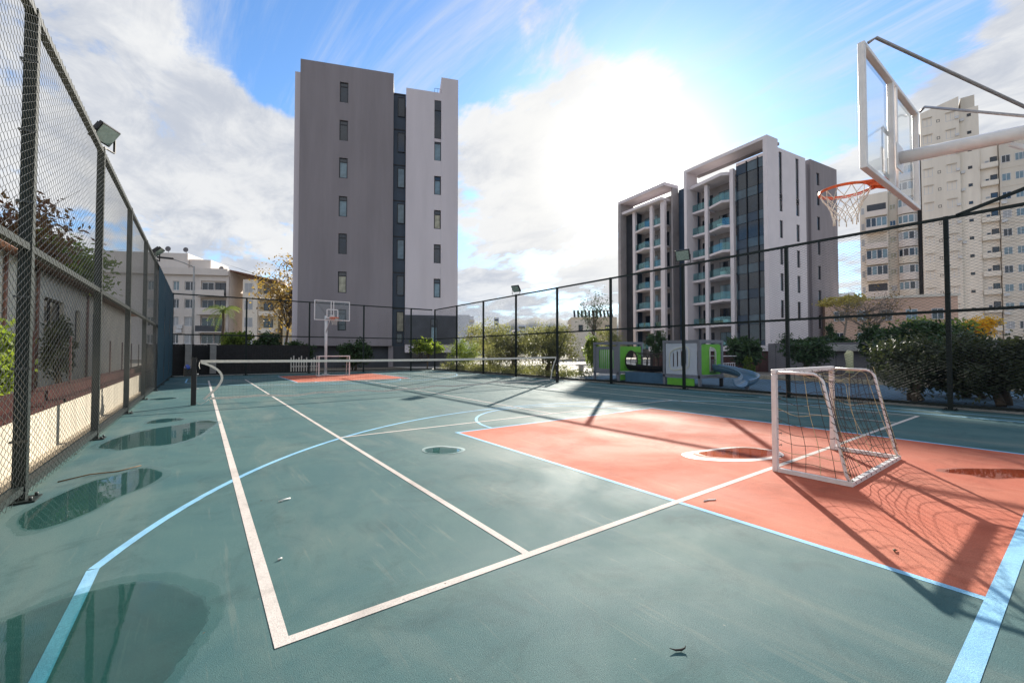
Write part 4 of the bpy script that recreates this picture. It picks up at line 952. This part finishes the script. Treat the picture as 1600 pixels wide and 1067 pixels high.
# ------------------------------------------------------------------ beige high-rise (C)
C = thing('high_rise', 'tall old beige high-rise with balconies at the right edge', 'building', (106.16, 19.15, 0), R(-78))
def cwin(x, z, w, h, pm='win_shutter', panes=2, y=-.01): return window(C, (x, y, z), 0, w, h, 'frame_white', pm, panes, 0, .07)
MB().box(.77, 5.7, .0, 14, 0, 44.2).build('wall', M['beige'], C)
MB().add([(.77, 0, 44.2), (5.7, 0, 44.2), (5.7, 0, 46.3), (.77, 0, 45.0), (.77, 14, 44.2), (5.7, 14, 44.2), (5.7, 14, 46.3), (.77, 14, 45)], [(0, 1, 2, 3), (7, 6, 5, 4), (3, 2, 6, 7), (1, 5, 6, 2), (0, 3, 7, 4)]).build('parapet', M['beige'], C)
MB().box(5.72, 8.1, .6, 14, 0, 44.0).build('wall', M['beige'], C)
MB().box(6.0, 7.7, .9, 12, 44, 46.2).build('lift_house', M['beige2'], C)
MB().box(8.12, 10.2, .9, 14, 0, 37.6).build('wall', M['beige'], C)
MB().box(10.3, 13.6, .2, 14, 0, 36.8).build('wall', M['beige2'], C); MB().box(13.6, 18, 1.2, 14, 0, 36.0).build('wall', M['beige'], C)
MB().box(.2, .765, 2, 12, 0, 42).build('recess_wall', M['dark_panel'], C)
MB().box(-3.9, .2, 1.0, 13, 0, 38.5).build('wall', M['beige2'], C); MB().box(-8.1, -3.92, .4, 13, 0, 32.0).build('wall', M['beige'], C)
rv = random.Random(9)
ledge = MB().box(0, 1.3, -.28, 0, 0, .07).mesh('sunshade', M['beige2'])
for k in range(14):
    z = 42.3 - k * 3.1
    if z < 3: break
    cwin(1.1, z, 1.15, 1.45, rv.choice(['win_shutter', 'win_dark', 'win_pale'])); link('sunshade', ledge, C, (1.05, 0, z + 1.5))
    cwin(4.05, z, 1.2, 1.45, rv.choice(['win_shutter', 'win_pale', 'win_shutter'])); link('sunshade', ledge, C, (4.0, 0, z + 1.5))
    window(C, (6.7, .56, z + .2), 0, .5, .5, 'frame', 'win_dark', 1)
    if z < 36:
        window(C, (8.7, .86, z), 0, .5, 1.1, 'frame_white', rv.choice(['win_dark', 'win_shutter']), 1)
        window(C, (10.5, .16, z), 0, 1.0, 1.25, 'frame_white', rv.choice(['win_dark', 'win_shutter', 'win_pale']), 2)
        window(C, (12.0, .16, z), 0, 1.3, 1.25, 'frame_white', rv.choice(['win_dark', 'win_pale', 'win_pale']), 3)
        window(C, (14.4, 1.16, z), 0, 1.3, 1.25, 'frame_white', rv.choice(['win_dark', 'win_shutter', 'win_pale']), 2)
        if rv.random() < .7: MB().box(10.35, 10.95, -.25, .15, z - .75, z - .3).build('air_conditioner', M['frame_white'], C)
        MB().box(10.3, 13.6, .14, .2, z - .95, z - .9).build('floor_band', M['beige'], C)
        if k % 2 == 0 or rv.random() < .5:
            MB().box(13.7, 17.6, .1, 1.19, z - .25, z - .1).build('balcony_slab', M['beige2'], C); MB().box(13.7, 17.6, .1, .2, z - .1, z + .85).build('balcony_parapet', M['off_white'], C)
        MB().box(8.15, 10.18, .3, .89, z - .3, z - .15).build('balcony_slab', M['beige2'], C); MB().box(8.15, 10.18, .3, .38, z - .15, z + .6).build('balcony_parapet', M['beige'], C)
        window(C, (9.3, .86, z), 0, .8, 1.6, 'frame', 'win_dark', 1)
    window(C, (2.9, -.02, z + .3), 0, .4, .5, 'frame', 'win_dark', 1)
    if rv.random() < .5: MB().box(5.2, 5.68, -.3, -.01, z + .1, z + .5).build('air_conditioner', M['frame_white'], C)
    if rv.random() < .3: MB().box(5.8, 6.3, .3, .6, z - .4, z + .05).build('air_conditioner', M['frame_white'], C)
for k in range(11):
    z = 34.6 - k * 3.1
    # curved bay on the left-middle volume
    bay = MB(); poly = [(-2.6, 1.0), (-2.5, .3), (-1.9, -.15), (-1.1, -.3), (-.3, -.15), (.1, .3), (.19, 1.0)]
    bay.prism(poly, z - 1.35, z - .05).build('bay_parapet', M['beige2' if k % 2 else 'off_white'], C)
    for a, b in zip(poly[1:-1], poly[2:]):
        L = math.hypot(b[0] - a[0], b[1] - a[1]); window(C, (a[0], a[1], z - .05), math.atan2(b[1] - a[1], b[0] - a[0]), L - .02, 1.45, 'frame_white', rv.choice(['win_dark', 'win_pale', 'win_shutter']), 1, 0, .08)
    MB().prism(poly, z + 1.41, z + 1.55).build('bay_slab', M['beige2'], C)
    window(C, (-3.7, .95, z), 0, .85, 1.0, 'frame_white', rv.choice(['blind', 'win_shutter', 'win_dark']), 2)
    if z < 31:
        # recessed balcony of the left volume
        MB().box(-7.2, -4.05, -.9, .4, z - 1.15, z - 1.0).build('balcony_slab', M['beige2'], C)
        MB().box(-7.2, -4.05, -.9, -.8, z - 1.0, z - .05).build('balcony_parapet', M['off_white'], C)
        MB().box(-7.0, -4.2, .38, .399, z - .95, z + 1.5).build('balcony_door', M['dark_panel' if rv.random() < .6 else 'beige2'], C)
        if rv.random() < .45:
            for q in range(4): window(C, (-7.15 + q * .77, -.88, z - .04), 0, .76, 1.7, 'frame_white', rv.choice(['win_dark', 'win_pale']), 1, 0, .06)
        window(C, (-7.9, .36, z - .2), 0, .5, 1.3, 'frame_white', 'win_shutter', 1)
MB().box(-5.8, -4.5, -.95, -.905, 6.75, 7.6).build('hanging_cloth', mat('red_cloth', (.35, .01, .02), .8), C)

# small salmon house, low building and distant towers on the right
sm = thing('house', 'low salmon-coloured house at the foot of the beige high-rise', 'house', (71.0, 22.5, 0), R(-60))
MB().box(0, 14, 0, 8, 0, 8.4).build('wall', M['pink'], sm); MB().box(-.2, 14.2, -.2, 8.2, 8.4, 8.75).build('roof', M['beige2'], sm)
for i in range(5):
    for z in (2.5, 5.5): window(sm, (1 + i * 2.6, -.05, z), 0, 1.2, 1.4, 'frame_white', 'win_pale' if i % 2 else 'win_dark', 2)
lb = thing('low_building', 'low dark-glazed building at the right edge above the olive bushes', 'building', (48.5, 1.0, 1.3), R(-80))
MB().box(0, 9, .1, 6, 0, 3.6).build('wall', M['dark_panel'], lb); MB().box(-.1, 9.1, -.3, 6.1, 3.6, 3.85).build('roof', M['concrete'], lb)
for i in range(4): window(lb, (.3 + i * 2.2, .02, .5), 0, 2.0, 2.7, 'frame', 'win_pale', 1)
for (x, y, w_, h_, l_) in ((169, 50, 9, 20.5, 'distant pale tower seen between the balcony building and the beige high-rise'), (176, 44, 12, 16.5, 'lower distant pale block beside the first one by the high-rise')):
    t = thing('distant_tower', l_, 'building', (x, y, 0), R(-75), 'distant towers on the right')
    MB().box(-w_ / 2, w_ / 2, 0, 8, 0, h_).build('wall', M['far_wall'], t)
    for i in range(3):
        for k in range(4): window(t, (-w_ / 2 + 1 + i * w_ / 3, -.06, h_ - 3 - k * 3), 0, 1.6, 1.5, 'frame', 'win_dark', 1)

# ------------------------------------------------------------------ white and cream apartment blocks on the left
Wb = thing('apartment_block', 'white five-storey apartment block beyond the far left corner', 'building', (-4.36, 89.84, 0), R(-27))
cols = [.6, 2.3]; FZ = [2.6, 5.5, 8.45, 11.4]
ops = [(a, a + w_, z, z + 1.55) for a, w_ in ((.55, .95), (2.3, 1.6)) for z in FZ] + [(-3.2, -2.2, z, z + 1.5) for z in FZ]
ops += [(4.75, 8.6, z - .9, z + 1.7) for z in FZ]
wl = MB(); grid_wall(wl, -14, 9.0, 0, 14.0, ops, lambda u, z, d: (u, d, z), .3); wl.build('wall', M['off_white'], Wb)
MB().box(-14, 9.0, .31, 10, 0, 14.0).build('core', M['off_white'], Wb)
MB().box(-14.0, 9.0, -.5, 10, 14.0, 15.1).build('parapet', M['off_white'], Wb)
MB().box(-12, 1.9, 1.5, 8, 15.1, 17.9).build('penthouse', M['off_white'], Wb); MB().box(1.95, 5.2, 2, 8, 15.1, 17.0).build('penthouse', M['off_white'], Wb)
rv = random.Random(4)
for a, b, c, d in ops:
    if b - a > 3:
        MB().box(a - .1, b + .25, -1.3, -.005, c - .18, c).build('balcony_slab', M['off_white'], Wb)
        MB().box(a - .1, b + .25, -1.3, -1.2, c, c + .95).build('balcony_parapet', M['dark_panel' if abs(c - 4.6) < .5 else 'off_white'], Wb)
        window(Wb, (a + .1, .2, c + .05), 0, 1.8, 2.3, 'frame_white', 'win_dark', 2); window(Wb, (a + 2.1, .2, c + .05), 0, 1.6, 2.3, 'frame', 'win_dark', 2)
    else: window(Wb, (a, .15, c), 0, b - a, d - c, 'frame_white', rv.choice(['win_dark', 'win_shutter', 'win_pale']), 2, 0, .1)
for x, z in ((1.8, 5.1), (.3, 7.6), (1.7, 4.4)): MB().box(x - .4, x + .4, -.35, -.01, z, z + .6).build('air_conditioner', M['frame_white'], Wb)
def dish(x, y, z, s): MB().tube([(x, y, z), (x, y, z + .6 * s)], .04, 5).tube([(x, y - .05, z + .9 * s), (x, y - .15, z + .9 * s), (x, y - .2, z + .9 * s)], [.05, .35 * s, .55 * s], 12).build('satellite_dish', M['retain'], Wb)
dish(-1.3, 2, 17.9, .8); dish(1.4, 2, 17.9, .75); dish(6.5, 3, 15.1, .7)
MB().box(3.8, 4.6, 3, 4, 15.1, 16.9).build('chimney', M['off_white'], Wb)
Wc = thing('apartment_block', 'stepped cream and brown block with an overhanging tiled roof right of the white one', 'building', (6.2, 86.6, 0), R(-27))
MB().box(0, 2.3, -1.2, 8, 0, 13.6).build('wall', M['beige'], Wc); MB().box(2.32, 5.2, .0, 8, 0, 13.2).build('wall', M['cream'], Wc)
MB().add([(-2.2, -1.6, 15.0), (5.7, -1.9, 13.3), (5.7, 8, 13.3), (-2.2, 8, 15.0), (-2.2, -1.6, 15.2), (5.7, -1.9, 13.5), (5.7, 8, 13.5), (-2.2, 8, 15.2)], [(3, 2, 1, 0), (4, 5, 6, 7), (0, 1, 5, 4), (1, 2, 6, 5), (2, 3, 7, 6), (3, 0, 4, 7)]).build('roof', M['roof'], Wc)
for z in FZ:
    window(Wc, (.3, -1.26, z), 0, 1.3, 1.6, 'frame_white', 'win_shutter', 2); window(Wc, (2.9, -.06, z), 0, 1.5, 1.5, 'frame', 'win_dark', 2)
    MB().box(2.4, 5.0, -1.0, -.01, z - 1.0, z - .2).build('balcony_parapet', M['beige'], Wc)
Wd = thing('apartment_block', 'long pale yellow apartment block behind the palm and the autumn tree', 'building', (11.5, 83.6, 0), R(-27))
MB().box(0, 3.2, 0, 9, 0, 11.6).build('wall', M['cream'], Wd); MB().box(3.22, 9, 1.4, 9, 0, 10.2).build('wall', M['beige'], Wd); MB().box(-.1, 4.0, -.1, 9, 11.6, 11.9).build('roof', M['brightleaf'], Wd)
for z in (2.2, 5.0, 7.8):
    window(Wd, (.2, -.06, z), 0, .9, 1.5, 'frame_white', 'win_shutter', 1); window(Wd, (1.6, -.06, z - .4), 0, 1.4, 2.0, 'frame', 'blind', 2)
    MB().box(1.3, 3.9, -1.1, -.01, z - .8, z - .1).build('balcony_parapet', M['cream'], Wd)
    for q in range(3): window(Wd, (3.9 + q * 1.7, 1.34, z), 0, .9, 1.4, 'frame_white', 'win_dark', 2)

# middle distance: salmon block with solar heaters, pale hotel, hill
Pb = thing('apartment_block', 'low peach-coloured block with a row of solar water heaters on its roof', 'building', (49.6, 51.4, 0), R(-40))
MB().box(0, 7.5, 0, 9, 0, 7.0).build('wall', M['peach'], Pb); MB().box(0, 4, -.4, -.002, 0, 6.6).build('bay', M['beige'], Pb)
for i in range(11):
    x = .5 + i * .62; MB().add([(x, .5, 7.0), (x + .32, .5, 7.0), (x + .32, 1.5, 8.0), (x, 1.5, 8.0), (x, .55, 6.95), (x + .32, .55, 6.95), (x + .32, 1.55, 7.95), (x, 1.55, 7.95)], [(0, 1, 2, 3), (7, 6, 5, 4), (0, 3, 7, 4), (1, 5, 6, 2)]).build('solar_panel', M['solar'], Pb)
    MB().tube([(x, 1.6, 8.15), (x + .36, 1.6, 8.15)], .15, 8).build('water_tank', M['retain'], Pb); MB().bar((x + .16, 1.6, 7), (x + .16, 1.6, 8.0), .05).build('tank_stand', M['frame'], Pb)
for i in range(3): window(Pb, (1.2 + i * 2.2, -.46 if i < 2 else -.06, 4.6), 0, .7, 1.1, 'frame', 'win_dark', 1)
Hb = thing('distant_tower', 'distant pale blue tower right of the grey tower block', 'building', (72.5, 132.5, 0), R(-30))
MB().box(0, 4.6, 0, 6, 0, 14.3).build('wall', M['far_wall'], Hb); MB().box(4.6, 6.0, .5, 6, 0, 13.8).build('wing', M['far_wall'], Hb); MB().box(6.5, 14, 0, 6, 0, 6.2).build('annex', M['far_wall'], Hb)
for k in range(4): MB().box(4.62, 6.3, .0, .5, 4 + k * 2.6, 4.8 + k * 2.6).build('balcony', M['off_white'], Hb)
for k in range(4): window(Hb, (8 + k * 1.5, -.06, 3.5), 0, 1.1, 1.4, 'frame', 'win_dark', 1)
hl = MB(); v = []; f = []
prof = [(-14, 0), (-10, 6), (-6, 15), (-2.5, 26), (0, 31), (3, 33), (6, 32), (9, 31), (12, 31), (15, 31), (19, 27), (24, 20), (32, 15), (45, 10)]
for i in range(80):
    a = -14 + 59 * i / 79; h = np.interp(a, [p[0] for p in prof], [p[1] for p in prof]) + 1.2 * math.sin(a * 2.3) + .6 * math.sin(a * 6.1)
    az = R(36.1 + a)
    for dd, hh in ((330, -2), (365, h * .6), (400, h), (460, h * .9), (600, -2)): v.append((dd * math.sin(az), dd * math.cos(az), hh))
for i in range(79):
    for k in range(4): q = i * 5 + k; f.append((q, q + 1, q + 6, q + 5))
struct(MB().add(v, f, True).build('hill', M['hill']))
rv = random.Random(8)
ORD = 'first second third fourth fifth sixth seventh eighth ninth tenth eleventh twelfth thirteenth fourteenth fifteenth sixteenth'.split()
for i in range(16):
    a = -3 + i * 1.15 + rv.uniform(-.3, .3); az = R(36.1 + a); dd = rv.uniform(300, 326); hh = rv.uniform(17, 26)
    t = thing('distant_house', 'tiny pale block on the distant hill, %s from the left' % ORD[i], 'building', (dd * math.sin(az), dd * math.cos(az), 0), -az, 'pale blocks on the distant hill')
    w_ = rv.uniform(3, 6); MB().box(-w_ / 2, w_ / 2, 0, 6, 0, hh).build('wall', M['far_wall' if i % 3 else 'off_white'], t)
    for k in range(2): window(t, (-w_ / 2 + .6, -.05, hh - 2.4 - k * 3), 0, w_ - 1.2, 1.2, 'frame', 'win_dark', 2)

# ------------------------------------------------------------------ retaining wall and terrace
struct(MB().box(26.3, 140, -40, 19, -.05, 1.34).build('terrace', M['concrete']))
rw = thing('retaining_wall', 'dark grey retaining wall behind the playground with a pale planter box', 'wall', (26, 0, 0))
MB().box(0, .3, -40, 11.0, -.05, 1.72).build('wall', M['retain'], rw)
for k in range(15): MB().box(-.004, 0, -9 + k * 1.4, -8.98 + k * 1.4, 0, 1.7).build('joint', M['black'], rw)
bevel(MB().box(-.35, -.001, 5.6, 8.1, 1.28, 1.6).build('planter_box', M['concrete'], rw), .02)
gw = thing('garage', 'dark red garage gate under a white lintel below the balcony building', 'garage', (26, 0, 0))
MB().box(0, .3, 11.01, 19, 1.30, 1.62).build('lintel', W_, gw)
for k in range(16): MB().box(.12, .16, 11.05 + k * .48, 11.50 + k * .48, 0, 1.29).build('gate_panel', M['gate'], gw)
MB().box(.17, .295, 11.01, 19, -.05, 1.299).build('back_wall', M['black'], gw)
struct(MB().box(21.0, 21.15, -14, 14.5, -.05, .16).build('kerb', M['kerb']))
struct(MB().box(21.15, 26, -14, 14.5, -.05, .10).build('planting_bed', M['ground']))

# ------------------------------------------------------------------ playground
PT = 'playground towers'
def playtower(label, x, y, w, d, H=1.68):
    t = thing('play_tower', label, 'play tower', (x, y, 0), 0, PT)
    G = M['play_grey']; q = .10
    for a in (0, w): 
        for b in (0, d): bevel(MB().box(a - q / 2, a + q / 2, b - q / 2, b + q / 2, 0, H - .1).build('corner_post', G, t), .01)
    for z in (H - .10, .30):
        MB().box(-q / 2, w + q / 2, -q / 2 - .002, q / 2, z, z + .10).build('frame_rail', G, t); MB().box(-q / 2, w + q / 2, d - q / 2, d + q / 2 + .002, z, z + .10).build('frame_rail', G, t)
        MB().box(-q / 2 - .002, q / 2, q / 2, d - q / 2, z, z + .10).build('frame_rail', G, t); MB().box(w - q / 2, w + q / 2 + .002, q / 2, d - q / 2, z, z + .10).build('frame_rail', G, t)
    MB().box(.05, w - .05, .05, d - .05, .34, .38).build('floor_deck', M['play_blue'], t)
    return t
def holed(w, h, cx, cz, inner, th=.03):
    """panel in the local xz plane with one opening; inner(angle) is the opening's radius"""
    n = 48; o = []; i_ = []
    for k in range(n):
        a = 2 * math.pi * k / n + math.pi / n; c, s = math.cos(a), math.sin(a)
        tx = ((w - cx) / c if c > 0 else -cx / c) if abs(c) > 1e-9 else 1e9; tz = ((h - cz) / s if s > 0 else -cz / s) if abs(s) > 1e-9 else 1e9
        r = min(tx, tz); o.append((cx + r * c, cz + r * s)); ri = inner(a); i_.append((cx + ri * c, cz + ri * s))
    mb = MB(); v = [(x, 0, z) for x, z in o] + [(x, 0, z) for x, z in i_] + [(x, th, z) for x, z in o] + [(x, th, z) for x, z in i_]; f = []
    for k in range(n):
        j = (k + 1) % n; f += [(k, j, n + j, n + k), (2 * n + j, 2 * n + k, 3 * n + k, 3 * n + j), (n + k, n + j, 3 * n + j, 3 * n + k), (j, k, 2 * n + k, 2 * n + j)]
    return mb.add(v, f)
t1 = playtower('grey-framed play tower with a green panel and a large round opening', 14.35, 12.0, 1.55, 1.35)
holed(1.43, 1.06, .78, .50, lambda a: .40).build('green_panel', M['play_green'], t1, (.06, -.02, .42))
MB().box(.08, 1.47, -.02, .01, .05, .28).build('green_lower_panel', M['play_green'], t1)
MB().box(.10, .9, -.06, -.025, .30, .345).build('step', M['ivory'], t1)
holed(1.23, 1.08, .615, .53, lambda a: .42 / max(abs(math.cos(a)), abs(math.sin(a))) * (1.0)).build('side_panel', M['play_grey'], t1, (-.02, 1.29, .40), (0, 0, R(-90)))
for k in range(7): MB().tube([(.02, .34 + k * .11, .50), (.02, .34 + k * .11, 1.36)], .012, 6).build('bar', M['white_metal'], t1)
MB().box(.1, 1.45, 1.30, 1.33, .42, 1.5).build('green_panel', M['play_green'], t1)
t2 = playtower('grey-framed play tower with a white slotted panel and a green doorway', 14.35, 8.35, 1.50, 1.42)
sp = MB(); zz0, zz1 = .42, 1.56
slots = [(.36, .42, .70, 1.20), (.53, .59, .70, 1.26), (.70, .76, .72, 1.30), (.87, .93, .80, 1.32)]
grid_wall(sp, .08, 1.34, zz0, zz1, slots, lambda u, z, d: (-.03 + d, 1.42 - u, z), .03); grid_wall(sp, .08, 1.34, zz0, zz1, slots, lambda u, z, d: (.0, 1.42 - u, z), .0)
sp.build('white_panel', M['play_white'], t2)
ring = [(.24, .70), (.30, .60), (.42, .56), (.80, .62), (.98, .68), (1.04, .78), (1.04, 1.30), (.98, 1.40), (.88, 1.44), (.46, 1.34), (.30, 1.24), (.24, 1.12)]
MB().tube([(-.04, 1.42 - a, b) for a, b in ring], .022, 8, close=True).build('slot_rim', M['ivory'], t2)
def door_r(a):
    c, s = math.cos(a), math.sin(a); return min(.20 / max(abs(c), 1e-6), (.44 if s < 0 else .44 - .25 * c * .3) / max(abs(s), 1e-6))
holed(1.30, 1.10, .72, .56, door_r).build('green_panel', M['play_green'], t2, (.08, -.03, .42))
MB().tube([(.60, -.045, .52), (.60, -.045, 1.34), (.64, -.045, 1.41), (.94, -.045, 1.33), (1.0, -.045, 1.24), (1.0, -.045, .52)], .028, 8).build('door_rim', M['ivory'], t2)
for k in range(5): MB().tube([(.64 + k * .08, -.05, .45), (.64 + k * .08, -.05, .95)], .010, 6).build('bar', M['retain'], t2)
MB().tube([(.58, -.055, .95), (1.02, -.055, .95)], .012, 6).build('bar', M['retain'], t2)
MB().box(-.02, .01, .2, 1.3, .0, .28).build('green_lower_panel', M['play_green'], t2)
MB().box(.5, 1.1, -.35, -.06, .30, .34).build('step', M['play_grey'], t2)
bevel(MB().box(.9, 1.0, -.32, -.22, 0, .30).build('step_post', M['black'], t2), .01)
tn = thing('net_tunnel', 'dark rope tunnel hanging between the two play towers', 'net tunnel', (15.15, 9.8, .86))
mb = MB()
for k in range(9): y = 2.15 * k / 8; mb.tube([(.40 * math.cos(a), y, .40 * math.sin(a) - .08 * math.sin(math.pi * k / 8)) for a in np.linspace(0, 2 * math.pi, 20, endpoint=False)], .012 if k % 4 else .025, 6, close=True)
for j in range(12):
    a = 2 * math.pi * j / 12; mb.tube([(.40 * math.cos(a), 2.15 * k / 8, .40 * math.sin(a) - .08 * math.sin(math.pi * k / 8)) for k in range(9)], .009, 5)
mb.build('rope_net', M['cord_dark'], tn)
v = []; f = []
for k in range(9):
    for j in range(8): a = R(200 + 140 * j / 7); v.append((.38 * math.cos(a), 2.15 * k / 8, .38 * math.sin(a) - .08 * math.sin(math.pi * k / 8)))
for k in range(8):
    for j in range(7): q = k * 8 + j; f.append((q, q + 1, q + 9, q + 8))
MB().add(v, f, True).build('tunnel_floor', M['black'], tn)
MB().box(14.6 - 15.15, 14.68 - 15.15, .1, 2.05, -.86, -.45).build('blue_panel', M['play_blue'], tn)
sld = thing('slide', 'blue curved slide leaving the right play tower', 'slide', (15.2, 8.25, 0))
v = []; f = []; n = 26
ctl = [Vector(p) for p in ((.10, .05, .58), (.16, -.45, .50), (.12, -.95, .38), (-.18, -1.32, .27), (-.62, -1.42, .18), (-1.02, -1.40, .13))]
def spl(q):
    q *= len(ctl) - 1; i = min(int(q), len(ctl) - 2); u = q - i; p = [ctl[max(i - 1, 0)], ctl[i], ctl[i + 1], ctl[min(i + 2, len(ctl) - 1)]]
    return .5 * ((2 * p[1]) + (p[2] - p[0]) * u + (2 * p[0] - 5 * p[1] + 4 * p[2] - p[3]) * u * u + (3 * p[1] - p[0] - 3 * p[2] + p[3]) * u ** 3)
for k in range(n):
    q = k / (n - 1); c = spl(q); d = (spl(min(q + .02, 1)) - spl(max(q - .02, 0))); d.z = 0; d.normalize(); rad = Vector((-d.y, d.x, 0))
    for j in range(9):
        b = R(-90 + 180 * j / 8); off = .27 * math.sin(b); hgt = .20 * (1 - math.cos(b)) + (.05 if j in (0, 8) else 0)
        v.append((c.x + rad.x * off, c.y + rad.y * off, c.z + hgt - .06))
for k in range(n - 1):
    for j in range(8): q = k * 9 + j; f.append((q, q + 1, q + 10, q + 9))
s_o = MB().add(v, f, True).build('chute', M['play_blue'], sld)
sm_ = s_o.modifiers.new('solid', 'SOLIDIFY'); sm_.thickness = .03
rimm = MB().tube([Vector(v[k * 9 + 8]) + Vector((0, 0, .01)) for k in range(n)], .022, 8).build('rim', mat('slide_rim', (.16, .30, .46), .3), sld)
MB().tube([Vector(v[k * 9]) + Vector((0, 0, .01)) for k in range(n)], .022, 8).build('rim', M['play_blue'], sld)
MB().bar((.14, -.8, 0), (.14, -.8, .36), .08).bar((-.6, -1.41, 0), (-.6, -1.41, .13), .08).build('support', M['play_grey'], sld)
hr = thing('handrail', 'white tubular handrail at the top of the slide', 'handrail', (16.4, 8.6, 0))
for y in (0, .9): MB().tube([(0, y, 0), (0, y, 1.02), (.05, y, 1.08), (1.1, y, 1.08)], .018, 8).build('bent_tube', M['white_metal'], hr)
for k in range(6): MB().tube([(0.1 + k * .17, 0, .45), (.1 + k * .17, 0, .80)], .010, 6).build('baluster', M['white_metal'], hr)
MB().tube([(0, 0, .80), (1.0, 0, .80)], .014, 6).build('mid_rail', M['white_metal'], hr)
# low rail and pavement seat seen under the olive trees
bn = thing('bench', 'pale stone bench on the sunlit paving left of the play towers', 'bench', (19.5, 19.5, 0), R(-20))
bevel(MB().box(0, 2.0, 0, .45, .38, .46).build('seat', M['concrete'], bn), .01)
for x in (.15, 1.65): MB().box(x, x + .2, .05, .40, 0, .379).build('leg', M['concrete'], bn)
bn2 = copy_tree(bn); bn2.location = (24.5, 22.0, 0); bn2['label'] = 'second pale stone bench farther back on the sunlit paving'; bn['group'] = bn2['group'] = 'stone benches on the paving'
